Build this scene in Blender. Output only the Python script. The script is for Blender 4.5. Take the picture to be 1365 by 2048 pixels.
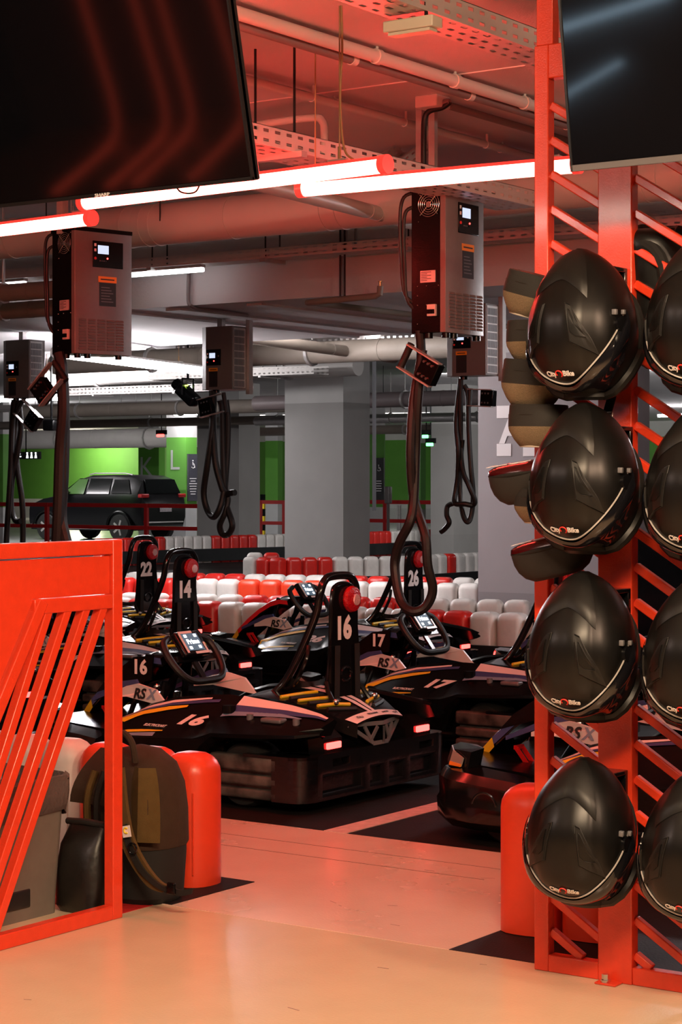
import bpy, bmesh, math, random
from math import sin, cos, pi, radians, sqrt, atan2
from mathutils import Vector, Matrix, noise
random.seed(7)
SC = bpy.context.scene
COL = SC.collection
for _o in list(bpy.data.objects):
    bpy.data.objects.remove(_o)

# ------------------------------------------------------------------ camera, world, exposure
EYE = 1.3
YAW = radians(34.8)
cam_d = bpy.data.cameras.new('camera')
cam = bpy.data.objects.new('camera', cam_d)
COL.objects.link(cam)
cam.location = (0, 0, EYE)
cam.rotation_euler = (pi / 2, 0, YAW)
cam_d.sensor_fit = 'HORIZONTAL'
cam_d.sensor_width = 36
cam_d.lens = 3981 / 1365 * 36
cam_d.shift_y = -66 / 1365
cam_d.clip_end = 300
SC.camera = cam
SC.view_settings.view_transform = 'Standard'
SC.view_settings.look = 'None'
SC.view_settings.exposure = 1.0
SC.view_settings.gamma = 1.0
SC.view_settings.use_curve_mapping = False
SC.cycles.use_denoising = True
SC.cycles.max_bounces = 7
SC.cycles.diffuse_bounces = 4
SC.cycles.glossy_bounces = 4
SC.cycles.transparent_max_bounces = 12
SC.cycles.sample_clamp_indirect = 6
wd = bpy.data.worlds.new('world')
SC.world = wd
wd.use_nodes = True
wd.node_tree.nodes['Background'].inputs[0].default_value = (0.8, 0.75, 0.75, 1)
wd.node_tree.nodes['Background'].inputs[1].default_value = 0.006


def area(name, loc, target, sx, sy, power, color):
    d = bpy.data.lights.new(name, 'AREA')
    d.shape = 'RECTANGLE'
    d.size, d.size_y = sx, sy
    d.energy = power
    d.color = color
    o = bpy.data.objects.new(name, d)
    COL.objects.link(o)
    o.location = loc
    v = Vector(target) - Vector(loc)
    o.rotation_euler = v.to_track_quat('-Z', 'Y').to_euler()
    return o


RED_L = 32.0      # radiance of the red tubes
WHITE_L = 72.0    # radiance of the white tubes of the car park
# warm ceiling fittings of the hall on the photographer's side
area('hall_lamp', (-0.9, 1.9, 2.75), (-1.9, 3.6, 0), 1.4, 0.2, 80, (1, 0.72, 0.46))
area('hall_lamp', (0.6, 3.2, 2.75), (-2.6, 4.8, 0.6), 0.25, 1.4, 58, (1, 0.66, 0.44))
# unseen fill lights added over the kart track, behind the beam and the rack
area('track_fill', (-1.2, 8.6, 2.8), (-6.0, 11.5, 0.3), 1.5, 0.3, 13, (1, 0.70, 0.66))
area('track_fill', (-9.5, 13.0, 2.8), (-9.0, 13.5, 0), 2.5, 0.3, 32, (1, 0.94, 0.93))
area('track_fill', (-10.0, 17.0, 2.8), (-11.0, 18.5, 0), 2.5, 0.3, 34, (1, 0.97, 0.97))
area('track_fill', (-17.0, 16.0, 2.8), (-17.0, 19.0, 0), 2.5, 0.3, 48, (1, 0.97, 0.97))
area('park_fill', (-14.0, 26.0, 2.8), (-15.0, 30.0, 0), 4, 0.3, 70, (1, 0.97, 0.95))  # fill lights added for the car park, no fittings seen
area('park_fill', (-28.0, 40.0, 2.8), (-29.0, 46.0, 0.5), 5, 0.3, 105, (1, 0.97, 0.9))
area('park_fill', (-15.0, 42.0, 2.8), (-16.0, 48.0, 0.5), 5, 0.3, 60, (1, 0.97, 0.9))


# ------------------------------------------------------------------ photo pixel -> place
FPX = 3981.0
FW = (-sin(YAW), cos(YAW))
RT = (cos(YAW), sin(YAW))


def ray(x, y):
    u = (x - 682.5) / FPX
    return (FW[0] + u * RT[0], FW[1] + u * RT[1], -(y - 958.0) / FPX)


def pz(x, y, Z):
    r = ray(x, y)
    return Vector((r[0] * Z, r[1] * Z, EYE + r[2] * Z))


def on_x(x, y, X):
    return pz(x, y, X / ray(x, y)[0])


def on_y(x, y, Y):
    return pz(x, y, Y / ray(x, y)[1])


def on_z(x, y, z):
    return pz(x, y, (z - EYE) / ray(x, y)[2])


# ------------------------------------------------------------------ materials
MATS = {}


def nodes_of(m):
    m.use_nodes = True
    nt = m.node_tree
    return nt, nt.nodes['Principled BSDF']


def mat(name, color, rough=0.5, metal=0.0, var=0.0, vscale=8.0, bump=0.0, bscale=60.0, emit=None, est=0.0, coat=0.0, spec=0.5, dark=None, trans=0.0, alpha=1.0, rv=1.0):
    if name in MATS:
        return MATS[name]
    m = bpy.data.materials.new(name)
    nt, b = nodes_of(m)
    c = (*color, 1)
    b.inputs['Base Color'].default_value = c
    b.inputs['Roughness'].default_value = rough
    b.inputs['Metallic'].default_value = metal
    b.inputs['Specular IOR Level'].default_value = spec
    b.inputs['Coat Weight'].default_value = coat
    b.inputs['Coat Roughness'].default_value = 0.1
    b.inputs['Transmission Weight'].default_value = trans
    b.inputs['Alpha'].default_value = alpha
    tc = nt.nodes.new('ShaderNodeTexCoord')
    if var > 0:
        n = nt.nodes.new('ShaderNodeTexNoise')
        n.inputs['Scale'].default_value = vscale
        n.inputs['Detail'].default_value = 6
        nt.links.new(tc.outputs['Object'], n.inputs['Vector'])
        r = nt.nodes.new('ShaderNodeValToRGB')
        r.color_ramp.elements[0].position = 0.3
        r.color_ramp.elements[1].position = 0.7
        d = dark if dark else tuple(k * (1 - var) for k in color)
        r.color_ramp.elements[0].color = (*d, 1)
        r.color_ramp.elements[1].color = c
        nt.links.new(n.outputs['Fac'], r.inputs['Fac'])
        nt.links.new(r.outputs['Color'], b.inputs['Base Color'])
        mr = nt.nodes.new('ShaderNodeMapRange')
        mr.inputs['To Min'].default_value = min(1, rough + 0.08 * rv)
        mr.inputs['To Max'].default_value = max(0, rough - 0.06 * rv)
        nt.links.new(n.outputs['Fac'], mr.inputs['Value'])
        nt.links.new(mr.outputs['Result'], b.inputs['Roughness'])
    if bump > 0:
        n2 = nt.nodes.new('ShaderNodeTexNoise')
        n2.inputs['Scale'].default_value = bscale
        n2.inputs['Detail'].default_value = 3
        nt.links.new(tc.outputs['Object'], n2.inputs['Vector'])
        bp = nt.nodes.new('ShaderNodeBump')
        bp.inputs['Strength'].default_value = bump
        bp.inputs['Distance'].default_value = 0.01
        nt.links.new(n2.outputs['Fac'], bp.inputs['Height'])
        nt.links.new(bp.outputs['Normal'], b.inputs['Normal'])
    if emit:
        b.inputs['Emission Color'].default_value = (*emit, 1)
        b.inputs['Emission Strength'].default_value = est
    MATS[name] = m
    return m


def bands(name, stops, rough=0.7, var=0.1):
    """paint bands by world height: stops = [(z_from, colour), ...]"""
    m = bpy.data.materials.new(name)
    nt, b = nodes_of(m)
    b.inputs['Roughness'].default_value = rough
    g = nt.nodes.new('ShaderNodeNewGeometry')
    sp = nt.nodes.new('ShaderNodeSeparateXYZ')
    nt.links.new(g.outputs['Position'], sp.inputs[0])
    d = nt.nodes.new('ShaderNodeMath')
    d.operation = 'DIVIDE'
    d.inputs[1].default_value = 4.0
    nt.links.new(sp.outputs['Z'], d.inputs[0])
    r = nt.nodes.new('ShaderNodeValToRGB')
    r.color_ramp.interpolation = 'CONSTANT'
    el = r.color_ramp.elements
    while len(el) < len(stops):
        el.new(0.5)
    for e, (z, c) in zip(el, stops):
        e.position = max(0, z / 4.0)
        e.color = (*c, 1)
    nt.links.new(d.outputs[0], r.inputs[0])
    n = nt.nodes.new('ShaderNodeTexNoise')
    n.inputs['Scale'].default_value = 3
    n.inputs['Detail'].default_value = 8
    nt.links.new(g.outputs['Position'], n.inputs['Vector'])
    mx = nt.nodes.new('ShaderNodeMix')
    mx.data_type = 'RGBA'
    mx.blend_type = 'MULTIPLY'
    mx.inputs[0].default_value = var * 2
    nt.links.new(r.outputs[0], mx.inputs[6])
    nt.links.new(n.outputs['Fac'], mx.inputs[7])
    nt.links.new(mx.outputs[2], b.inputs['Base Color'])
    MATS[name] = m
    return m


def perforated(name, color, px=0.06, pz_=0.045, rough=0.45):
    """galvanised sheet with slotted holes: local X along the tray, slots in rows"""
    m = bpy.data.materials.new(name)
    nt, b = nodes_of(m)
    b.inputs['Base Color'].default_value = (*color, 1)
    b.inputs['Roughness'].default_value = rough
    b.inputs['Metallic'].default_value = 0.35
    uv = nt.nodes.new('ShaderNodeUVMap')
    sp = nt.nodes.new('ShaderNodeSeparateXYZ')
    nt.links.new(uv.outputs[0], sp.inputs[0])

    def mth(op, a, v=None):
        n = nt.nodes.new('ShaderNodeMath')
        n.operation = op
        nt.links.new(a, n.inputs[0])
        if v is not None:
            if isinstance(v, float):
                n.inputs[1].default_value = v
            else:
                nt.links.new(v, n.inputs[1])
        return n.outputs[0]
    fx = mth('FRACT', mth('DIVIDE', sp.outputs[0], px))
    fz = mth('FRACT', mth('DIVIDE', sp.outputs[1], pz_))
    ax_ = mth('LESS_THAN', mth('ABSOLUTE', mth('SUBTRACT', fx, 0.5)), 0.24)
    az_ = mth('LESS_THAN', mth('ABSOLUTE', mth('SUBTRACT', fz, 0.5)), 0.17)
    k = mth('MULTIPLY', ax_, az_)
    inv = mth('SUBTRACT', k, 1.0)
    a = mth('ABSOLUTE', inv)
    nt.links.new(a, b.inputs['Alpha'])
    MATS[name] = m
    return m


def louvre(name, color, pitch=0.02):
    """vertical fins catching light, procedural bump"""
    return mat(name, color, 0.5, 0.2)


RED = mat('red_enamel', (0.76, 0.050, 0.016), 0.30, 0, var=0.10, vscale=30, bump=0.10, bscale=220, coat=0.25)
REDDARK = mat('red_paint_floor', (0.55, 0.012, 0.012), 0.6, 0, var=0.4, vscale=40)
BLACKP = mat('black_plastic', (0.0032, 0.0032, 0.0036), 0.22, 0, var=0.3, vscale=20, bump=0.04, bscale=150, spec=0.2)
BLACKG = mat('black_gloss', (0.005, 0.005, 0.006), 0.14, spec=0.45)
BLACKM = mat('black_metal', (0.005, 0.005, 0.006), 0.16, 0.0, spec=0.5)
BLACKR = mat('black_rubber', (0.007, 0.0065, 0.0065), 0.5, bump=0.1, bscale=90)
TYRE = mat('tyre_rubber', (0.006, 0.0055, 0.0055), 0.7, bump=0.2, bscale=40)
HELM = mat('matte_black_shell', (0.0042, 0.004, 0.0038), 0.33, 0, var=0.12, vscale=25, spec=0.32)
HELMV = mat('dark_vent_plastic', (0.0055, 0.0053, 0.005), 0.42, spec=0.36)
VISOR = mat('smoked_visor', (0.006, 0.006, 0.008), 0.06, coat=0.5)
RIMW = mat('pale_gasket', (0.42, 0.40, 0.38), 0.3)
WHITEP = mat('white_lettering', (0.82, 0.80, 0.80), 0.5)
REDL = mat('red_lettering', (0.75, 0.03, 0.02), 0.5)
GREYP = mat('grey_powder_coat', (0.175, 0.16, 0.155), 0.42, 0.2, var=0.06, vscale=40)
GREYD = mat('grey_plastic', (0.15, 0.15, 0.16), 0.45, 0.2)
GALV = mat('galvanised_steel', (0.52, 0.50, 0.49), 0.4, 0.5, var=0.15, vscale=20)
CHROME = mat('bright_steel', (0.75, 0.74, 0.73), 0.2, 1.0)
PIPE = mat('white_plastic_pipe', (0.62, 0.58, 0.55), 0.45)
DUCT = mat('painted_duct', (0.58, 0.55, 0.53), 0.5, 0.1, var=0.06, vscale=5)
TAN = mat('lagged_pipe', (0.25, 0.21, 0.175), 0.6, var=0.1)
PERF = perforated('perforated_tray', (0.66, 0.62, 0.60), px=0.07)
YEL = mat('yellow_vinyl', (0.80, 0.58, 0.02), 0.35)
BLUE = mat('navy_vinyl', (0.05, 0.07, 0.20), 0.3)
CYAN = mat('steel_blue_vinyl', (0.22, 0.30, 0.42), 0.3)
WVIN = mat('white_vinyl', (0.80, 0.74, 0.74), 0.3)
RVIN = mat('red_vinyl', (0.72, 0.02, 0.03), 0.3)
ORANGE = mat('orange_label', (0.85, 0.28, 0.01), 0.5)
BLK_W = mat('white_block_plastic', (0.78, 0.74, 0.70), 0.42, 0, var=0.22, vscale=9, bump=0.03, bscale=60)
BLK_R = mat('red_block_plastic', (0.72, 0.025, 0.018), 0.30, 0, var=0.22, vscale=9, bump=0.03, bscale=60)
BLK_O = mat('bright_red_block_plastic', (0.80, 0.055, 0.018), 0.34, 0, var=0.12, vscale=7, bump=0.03, bscale=60)
BELT = mat('black_belt_board', (0.014, 0.015, 0.016), 0.35, var=0.3, vscale=6)
BROWN = mat('brown_canvas', (0.032, 0.013, 0.004), 0.9, bump=0.25, bscale=400, var=0.2, vscale=30)
OLIVE = mat('olive_canvas', (0.085, 0.045, 0.006), 0.9, bump=0.25, bscale=400, var=0.15, vscale=30)
WEB = mat('black_webbing', (0.006, 0.005, 0.0045), 0.85, bump=0.2, bscale=500)
BINM = mat('grey_bin_plastic', (0.16, 0.135, 0.115), 0.6, var=0.08, vscale=30)
LINER = mat('grey_bin_liner', (0.10, 0.075, 0.07), 0.22, bump=0.6, bscale=35)
NECKD = mat('dark_neoprene', (0.013, 0.0105, 0.0085), 0.8, bump=0.1, bscale=300)
NECKB = mat('beige_mesh_fabric', (0.25, 0.175, 0.10), 0.9, bump=0.7, bscale=500, var=0.2, vscale=300)
FOAM = mat('yellow_foam', (0.85, 0.42, 0.02), 0.9)
SCREEN = mat('lit_display', (0.1, 0.12, 0.16), 0.3, emit=(0.62, 0.72, 1.0), est=0.55)
SCREENK = mat('lit_dash_display', (0.02, 0.03, 0.04), 0.6, emit=(0.12, 0.18, 0.24), est=0.35)
SCREENW = mat('lit_dash_symbols', (0.9, 0.9, 0.9), 0.4, emit=(0.9, 0.95, 1.0), est=1.6)
LEDR = mat('lit_red_led', (0.8, 0.02, 0.02), 0.3, emit=(1.0, 0.03, 0.025), est=7.0)
LEDRC = mat('lit_red_led_core', (0.9, 0.2, 0.2), 0.3, emit=(1.0, 0.22, 0.20), est=7.0)
LAMPRED = mat('red_lamp_lens', (0.42, 0.004, 0.008), 0.22, bump=0.6, bscale=140, spec=0.4)
LAMPWHT = mat('pale_lamp_reflector', (0.75, 0.45, 0.45), 0.25, 0.3, bump=0.5, bscale=120)
TUBE_R = mat('lit_red_tube', (0.9, 0.1, 0.1), 0.3, emit=(1.0, 0.055, 0.040), est=RED_L)
TUBE_H = mat('red_lit_tube_back', (0.7, 0.03, 0.03), 0.3, emit=(1.0, 0.03, 0.02), est=0.8)
TUBE_W = mat('lit_white_tube', (0.9, 0.9, 0.9), 0.3, emit=(1.0, 0.95, 0.97), est=WHITE_L)
TUBE_WW = mat('lit_warm_tube', (0.9, 0.9, 0.9), 0.3, emit=(1.0, 0.88, 0.72), est=WHITE_L)
CREAM = mat('cream_lamp_body', (0.70, 0.62, 0.50), 0.5)
GREENL = mat('lit_green_sign', (0.05, 0.8, 0.1), 0.4, emit=(0.08, 1.0, 0.15), est=4.0)
TVB = mat('tv_plastic', (0.010, 0.010, 0.011), 0.35)
TVG = mat('tv_glass', (0.003, 0.003, 0.004), 0.05, spec=0.6)
TVRIM = mat('tv_grey_rim', (0.16, 0.15, 0.15), 0.4, 0.4)
CARP = mat('car_paint_black', (0.004, 0.004, 0.005), 0.28, spec=0.22)
GLASSD = mat('dark_car_glass', (0.003, 0.004, 0.004), 0.10, spec=0.15)
AMBER = mat('amber_lens', (0.9, 0.28, 0.03), 0.12, coat=0.6)
CLEAR = mat('clear_headlamp', (0.75, 0.62, 0.55), 0.08, 0.6, coat=1.0)
SIGND = mat('dark_sign_board', (0.045, 0.045, 0.06), 0.5)
SIGNB = mat('black_sign_board', (0.012, 0.012, 0.014), 0.5)
SOFTW = mat('grey_lettering', (0.36, 0.38, 0.36), 0.6)
COPPER = mat('bronze_cable', (0.30, 0.17, 0.07), 0.5)

# ------------------------------------------------------------------ mesh builder
WMX = {}


def children(o):
    return [c for c in bpy.data.objects if c.parent == o]


class MB:
    def __init__(s):
        s.bm = bmesh.new()
        s.mi = 0

    def f(s, vs):
        try:
            fc = s.bm.faces.new(vs)
            fc.material_index = s.mi
            return fc
        except ValueError:
            return None

    def v(s, p):
        return s.bm.verts.new(p)

    def box(s, c, d, rot=None):
        M = rot.to_4x4() if rot is not None else Matrix.Identity(4)
        c = Vector(c)
        vs = []
        for i in (-1, 1):
            for j in (-1, 1):
                for k in (-1, 1):
                    vs.append(s.v(c + (M @ Vector((i * d[0] / 2, j * d[1] / 2, k * d[2] / 2)))))
        for q in ((0, 1, 3, 2), (4, 6, 7, 5), (0, 4, 5, 1), (2, 3, 7, 6), (0, 2, 6, 4), (1, 5, 7, 3)):
            s.f([vs[i] for i in q])
        return s

    def bx(s, x0, x1, y0, y1, z0, z1):
        return s.box(((x0 + x1) / 2, (y0 + y1) / 2, (z0 + z1) / 2), (abs(x1 - x0), abs(y1 - y0), abs(z1 - z0)))

    def bar(s, p0, p1, w, h, up=(0, 0, 1)):
        p0, p1 = Vector(p0), Vector(p1)
        x = (p1 - p0)
        L = x.length
        x.normalize()
        u = Vector(up)
        y = u.cross(x)
        if y.length < 1e-5:
            y = Vector((0, 1, 0)).cross(x)
        y.normalize()
        z = x.cross(y)
        R = Matrix((x, y, z)).transposed()
        return s.box((p0 + p1) / 2, (L, w, h), R)

    def tube(s, pts, r, seg=8, closed=False, cap=True):
        pts = [Vector(p) for p in pts]
        n = len(pts)
        rs = r if isinstance(r, (list, tuple)) else [r] * n
        rings = []
        prev = None
        for i, p in enumerate(pts):
            if closed:
                t = pts[(i + 1) % n] - pts[i - 1]
            else:
                t = pts[min(i + 1, n - 1)] - pts[max(i - 1, 0)]
            if t.length < 1e-9:
                t = Vector((0, 0, 1))
            t.normalize()
            if prev is None:
                a = Vector((0, 0, 1)) if abs(t.z) < 0.9 else Vector((1, 0, 0))
                u = t.cross(a).normalized()
            else:
                u = (prev - t * prev.dot(t))
                if u.length < 1e-6:
                    u = t.orthogonal()
                u.normalize()
            prev = u
            w = t.cross(u)
            rings.append([s.v(p + (u * cos(2 * pi * k / seg) + w * sin(2 * pi * k / seg)) * rs[i]) for k in range(seg)])
        m = n if closed else n - 1
        for i in range(m):
            a, b = rings[i], rings[(i + 1) % n]
            for k in range(seg):
                s.f([a[k], a[(k + 1) % seg], b[(k + 1) % seg], b[k]])
        if cap and not closed:
            s.f(list(reversed(rings[0])))
            s.f(rings[-1])
        return s

    def cyl(s, p0, p1, r, seg=16, r1=None):
        return s.tube([p0, p1], [r, r if r1 is None else r1], seg)

    def prism(s, pts, vec):
        vec = Vector(vec)
        a = [s.v(p) for p in pts]
        b = [s.v(Vector(p) + vec) for p in pts]
        n = len(pts)
        s.f(list(reversed(a)))
        s.f(b)
        for i in range(n):
            s.f([a[i], a[(i + 1) % n], b[(i + 1) % n], b[i]])
        return s

    def grid(s, rows, cu=False, cv=False, cap=False):
        vs = [[s.v(p) for p in r] for r in rows]
        nr, nc = len(vs), len(vs[0])
        for i in range(nr if cu else nr - 1):
            for j in range(nc if cv else nc - 1):
                s.f([vs[i][j], vs[i][(j + 1) % nc], vs[(i + 1) % nr][(j + 1) % nc], vs[(i + 1) % nr][j]])
        if cap:
            s.f(list(reversed(vs[0])))
            s.f(vs[-1])
        return s

    def lathe(s, prof, c=(0, 0, 0), seg=24, sx=1.0, sy=1.0, M=None):
        c = Vector(c)
        rows = []
        for r, z in prof:
            row = []
            for k in range(seg):
                p = Vector((r * sx * cos(2 * pi * k / seg), r * sy * sin(2 * pi * k / seg), z))
                row.append(c + (M @ p if M is not None else p))
            rows.append(row)
        return s.grid(rows, cv=True, cap=True)

    def ball(s, c, r, seg=16, rings=10):
        c = Vector(c)
        rr = r if isinstance(r, (tuple, list)) else (r, r, r)
        rows = []
        for i in range(rings + 1):
            a = pi * (i + 0.02) / (rings + 0.04)
            rows.append([c + Vector((rr[0] * sin(a) * cos(2 * pi * k / seg), rr[1] * sin(a) * sin(2 * pi * k / seg), -rr[2] * cos(a))) for k in range(seg)])
        return s.grid(rows, cv=True, cap=True)

    def rbox(s, c, d, r, seg=3, rot=None):
        b2 = MB()
        b2.box((0, 0, 0), d)
        bmesh.ops.bevel(b2.bm, geom=b2.bm.edges[:], offset=r, segments=seg, affect='EDGES', profile=0.5)
        M = Matrix.Translation(Vector(c)) @ (rot.to_4x4() if rot is not None else Matrix.Identity(4))
        mp = {v: s.v(M @ v.co) for v in b2.bm.verts}
        for fc in b2.bm.faces:
            s.f([mp[v] for v in fc.verts])
        b2.bm.free()
        return s

    def mesh(s, name, mats, smooth=True, ang=35, uvtray=False):
        bmesh.ops.recalc_face_normals(s.bm, faces=s.bm.faces)
        me = bpy.data.meshes.new(name)
        s.bm.to_mesh(me)
        s.bm.free()
        for m in (mats if isinstance(mats, (list, tuple)) else [mats]):
            me.materials.append(m)
        if smooth:
            for p in me.polygons:
                p.use_smooth = True
            try:
                me.set_sharp_from_angle(angle=radians(ang))
            except Exception:
                pass
        return me


def link(name, me, parent=None, M=None):
    o = bpy.data.objects.new(name, me)
    COL.objects.link(o)
    if parent is not None:
        o.parent = parent
    if M is not None:
        o.matrix_local = M
    return o


def wm(o):
    m = o.matrix_local if o not in WMX else WMX[o]
    return wm(o.parent) @ m if o.parent is not None else m


def thing(name, label, cat, loc=(0, 0, 0), rz=0.0, group=None, M=None):
    o = bpy.data.objects.new(name, None)
    COL.objects.link(o)
    mm = M if M is not None else Matrix.Translation(Vector(loc)) @ Matrix.Rotation(rz, 4, 'Z')
    o.matrix_local = mm
    o.empty_display_size = 0.1
    WMX[o] = mm.copy()
    o['label'] = label
    o['category'] = cat
    if group:
        o['group'] = group
    return o


def part(name, mb, mats, parent, world=False, label=None, bevel=0.0, smooth=True, ang=35, M=None):
    me = mb.mesh(name, mats, smooth, ang) if isinstance(mb, MB) else mb
    if world:
        me.transform(wm(parent).inverted())
    o = link(name, me, parent, M)
    WMX[o] = M.copy() if M is not None else Matrix.Identity(4)
    if label:
        o['label'] = label
    if bevel:
        bv = o.modifiers.new('bevel', 'BEVEL')
        bv.width = bevel
        bv.segments = 2
        bv.limit_method = 'ANGLE'
        bv.angle_limit = radians(40)
    return o


def solo(name, mb, mats, label=None, cat=None, group=None, kind=None, bevel=0.0, smooth=True, ang=35):
    """one-mesh top-level object built in world coordinates; origin moved to its base"""
    me = mb.mesh(name, mats, smooth, ang)
    xs = [v.co for v in me.vertices]
    lo = Vector((min(c.x for c in xs), min(c.y for c in xs), min(c.z for c in xs)))
    hi = Vector((max(c.x for c in xs), max(c.y for c in xs), max(c.z for c in xs)))
    L = Vector(((lo.x + hi.x) / 2, (lo.y + hi.y) / 2, lo.z))
    me.transform(Matrix.Translation(-L))
    o = link(name, me)
    o.location = L
    WMX[o] = Matrix.Translation(L)
    if label:
        o['label'] = label
    if cat:
        o['category'] = cat
    if group:
        o['group'] = group
    if kind:
        o['kind'] = kind
    if bevel:
        bv = o.modifiers.new('bevel', 'BEVEL')
        bv.width = bevel
        bv.segments = 2
        bv.limit_method = 'ANGLE'
        bv.angle_limit = radians(40)
    return o


def structure(name, mb, mats, bevel=0.0, smooth=True):
    return solo(name, mb, mats, kind='structure', bevel=bevel, smooth=smooth)


TXT = {}


def text_mesh(body, size, shear=0.0, bold=0.0, extrude=0.0):
    cu = bpy.data.curves.new('lettering', 'FONT')
    cu.body = body
    cu.size = size
    cu.shear = shear
    cu.offset = bold
    cu.extrude = extrude
    cu.align_x = 'CENTER'
    cu.align_y = 'CENTER'
    cu.resolution_u = 3
    o = bpy.data.objects.new('lettering', cu)
    COL.objects.link(o)
    dg = bpy.context.evaluated_depsgraph_get()
    me = bpy.data.meshes.new_from_object(o.evaluated_get(dg))
    bpy.data.objects.remove(o)
    bpy.data.curves.remove(cu)
    return me


def letters(name, body, size, c, xd, yd, m, parent, world=False, shear=0.0, bold=0.0, wx=1.0, label=None, thick=0.0006):
    """flat lettering centred at c, xd = reading direction, yd = up"""
    me = text_mesh(body, size, shear, bold, thick)
    x = Vector(xd).normalized()
    z = x.cross(Vector(yd)).normalized()
    y = z.cross(x)
    R = Matrix((x, y, z)).transposed().to_4x4()
    M = Matrix.Translation(Vector(c)) @ R @ Matrix.Diagonal((wx, 1, 1, 1))
    if world:
        M = wm(parent).inverted() @ M
    me.transform(M)
    me.materials.clear()
    me.materials.append(m)
    o = link(name, me, parent)
    WMX[o] = Matrix.Identity(4)
    if label:
        o['label'] = label
    return o


def arc(c, r, a0, a1, n, ux, uy):
    c, ux, uy = Vector(c), Vector(ux), Vector(uy)
    return [c + ux * (r * cos(a0 + (a1 - a0) * i / n)) + uy * (r * sin(a0 + (a1 - a0) * i / n)) for i in range(n + 1)]


def smooth_path(pts, n=6):
    pts = [Vector(p) for p in pts]
    out = []
    for i in range(len(pts) - 1):
        p0 = pts[max(i - 1, 0)]
        p1, p2 = pts[i], pts[i + 1]
        p3 = pts[min(i + 2, len(pts) - 1)]
        for k in range(n):
            t = k / n
            out.append(0.5 * ((2 * p1) + (p2 - p0) * t + (2 * p0 - 5 * p1 + 4 * p2 - p3) * t * t + (3 * p1 - p0 - 3 * p2 + p3) * t ** 3))
    out.append(pts[-1])
    return out


def interp(tab, x):
    if x <= tab[0][0]:
        return tab[0][1]
    for (x0, y0), (x1, y1) in zip(tab, tab[1:]):
        if x <= x1:
            t = (x - x0) / (x1 - x0)
            t = t * t * (3 - 2 * t) * 0.35 + t * 0.65
            return y0 + (y1 - y0) * t
    return tab[-1][1]

# ------------------------------------------------------------------ the setting
FLOORM = mat('epoxy_floor', (0.66, 0.51, 0.35), 0.24, 0, var=0.07, vscale=5, bump=0.06, bscale=120, rv=0.15)
LANEM = mat('painted_lane_floor', (0.76, 0.56, 0.46), 0.27, 0, var=0.10, vscale=4, bump=0.08, bscale=120, rv=0.15)
TRACKM = mat('dark_track_floor', (0.009, 0.006, 0.0055), 0.6, 0, var=0.3, vscale=4, bump=0.15, bscale=120, spec=0.2)
PARKM = mat('car_park_floor', (0.42, 0.42, 0.42), 0.16, 0, var=0.2, vscale=2)
STRIPM = mat('white_floor_paint', (0.72, 0.52, 0.46), 0.45, 0, var=0.25, vscale=25, bump=0.15, bscale=120)
CEILM = mat('ceiling_paint', (0.62, 0.60, 0.61), 0.8, 0, var=0.05, vscale=3, bump=0.15, bscale=150)
BEAMM = mat('beam_paint', (0.62, 0.60, 0.61), 0.75, 0, var=0.08, vscale=3, bump=0.2, bscale=60)
CEIL = 2.9


def slab(name, x0, x1, y0, y1, z0, z1, m):
    return structure(name, MB().bx(x0, x1, y0, y1, z0, z1), m, smooth=False)


slab('floor', -14, 8, -6, 4.684, -0.1, 0.0, FLOORM)
slab('floor', -14, -2.893, 4.684, 6.0, -0.1, 0.001, LANEM)
slab('floor', -2.893, 8, 4.684, 6.0, -0.1, 0.001, TRACKM)
slab('floor', -45, 8, 6.0, 27.5, -0.1, 0.0, TRACKM)
slab('floor', -80, 20, 27.5, 75, -0.1, 0.0, PARKM)
# painted patches and joints on the lane
pm = MB()
pm.bx(-7, -3.889, 4.69, 5.107, 0.001, 0.003)
structure('floor_marking', pm, TRACKM, smooth=False)
pm = MB()
pm.bx(-4.247, -4.147, 6.0, 9.6, 0.0, 0.0025)
structure('floor_marking', pm, STRIPM, smooth=False)
pm = MB()
pm.bx(-4.6, -3.935, 4.5, 4.684, 0.0, 0.002)
structure('floor_marking', pm, REDDARK, smooth=False)
JOINT = mat('floor_joint', (0.22, 0.13, 0.11), 0.7)
for yy, xa, xb in ((5.56, -4.9, -3.3), (5.74, -4.9, -2.9)):
    pm = MB().bx(xa, xb, yy, yy + 0.002, 0.001, 0.0022)
    structure('floor_joint', pm, JOINT, smooth=False)
# scuff marks
random.seed(3)
for k in range(26):
    x_, y_ = random.uniform(-3.6, -1.9), random.uniform(3.6, 5.9)
    a_ = random.uniform(-0.5, 0.5)
    L_ = random.uniform(0.01, 0.05)
    z_ = 0.0012 if y_ > 4.684 else 0.0003
    pm = MB()
    pm.bar((x_, y_, z_), (x_ + L_ * cos(a_), y_ + L_ * sin(a_), z_), random.uniform(0.001, 0.003), 0.0006)
    structure('floor_scuff', pm, JOINT, smooth=False)

slab('ceiling', -80, 10, -6, 75, CEIL, CEIL + 0.2, CEILM)
pm = MB().bx(-12, 0, 6.72, 6.732, CEIL - 0.004, CEIL)
structure('ceiling_joint', pm, mat('ceiling_joint', (0.75, 0.62, 0.6), 0.7), smooth=False)
# the deep beam across the hall and the lower slab behind it
B0 = on_z(518, 602, 2.4)
B1 = on_z(640, 676, 2.4)
slab('ceiling_beam', -45, 6, B0.y, B1.y, 2.4, CEIL, BEAMM)
for i, (pa, pb) in enumerate((((440, 598), (560, 642)), ((560, 640), (720, 672)), ((392, 640), (505, 658)))):
    a_, b_ = on_z(*pa, 2.4), on_z(*pb, 2.4)
    slab('ceiling_rib', a_.x - 0.06, a_.x + 0.06, B0.y + 0.1, B1.y, 2.385, 2.4, BEAMM)
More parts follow.
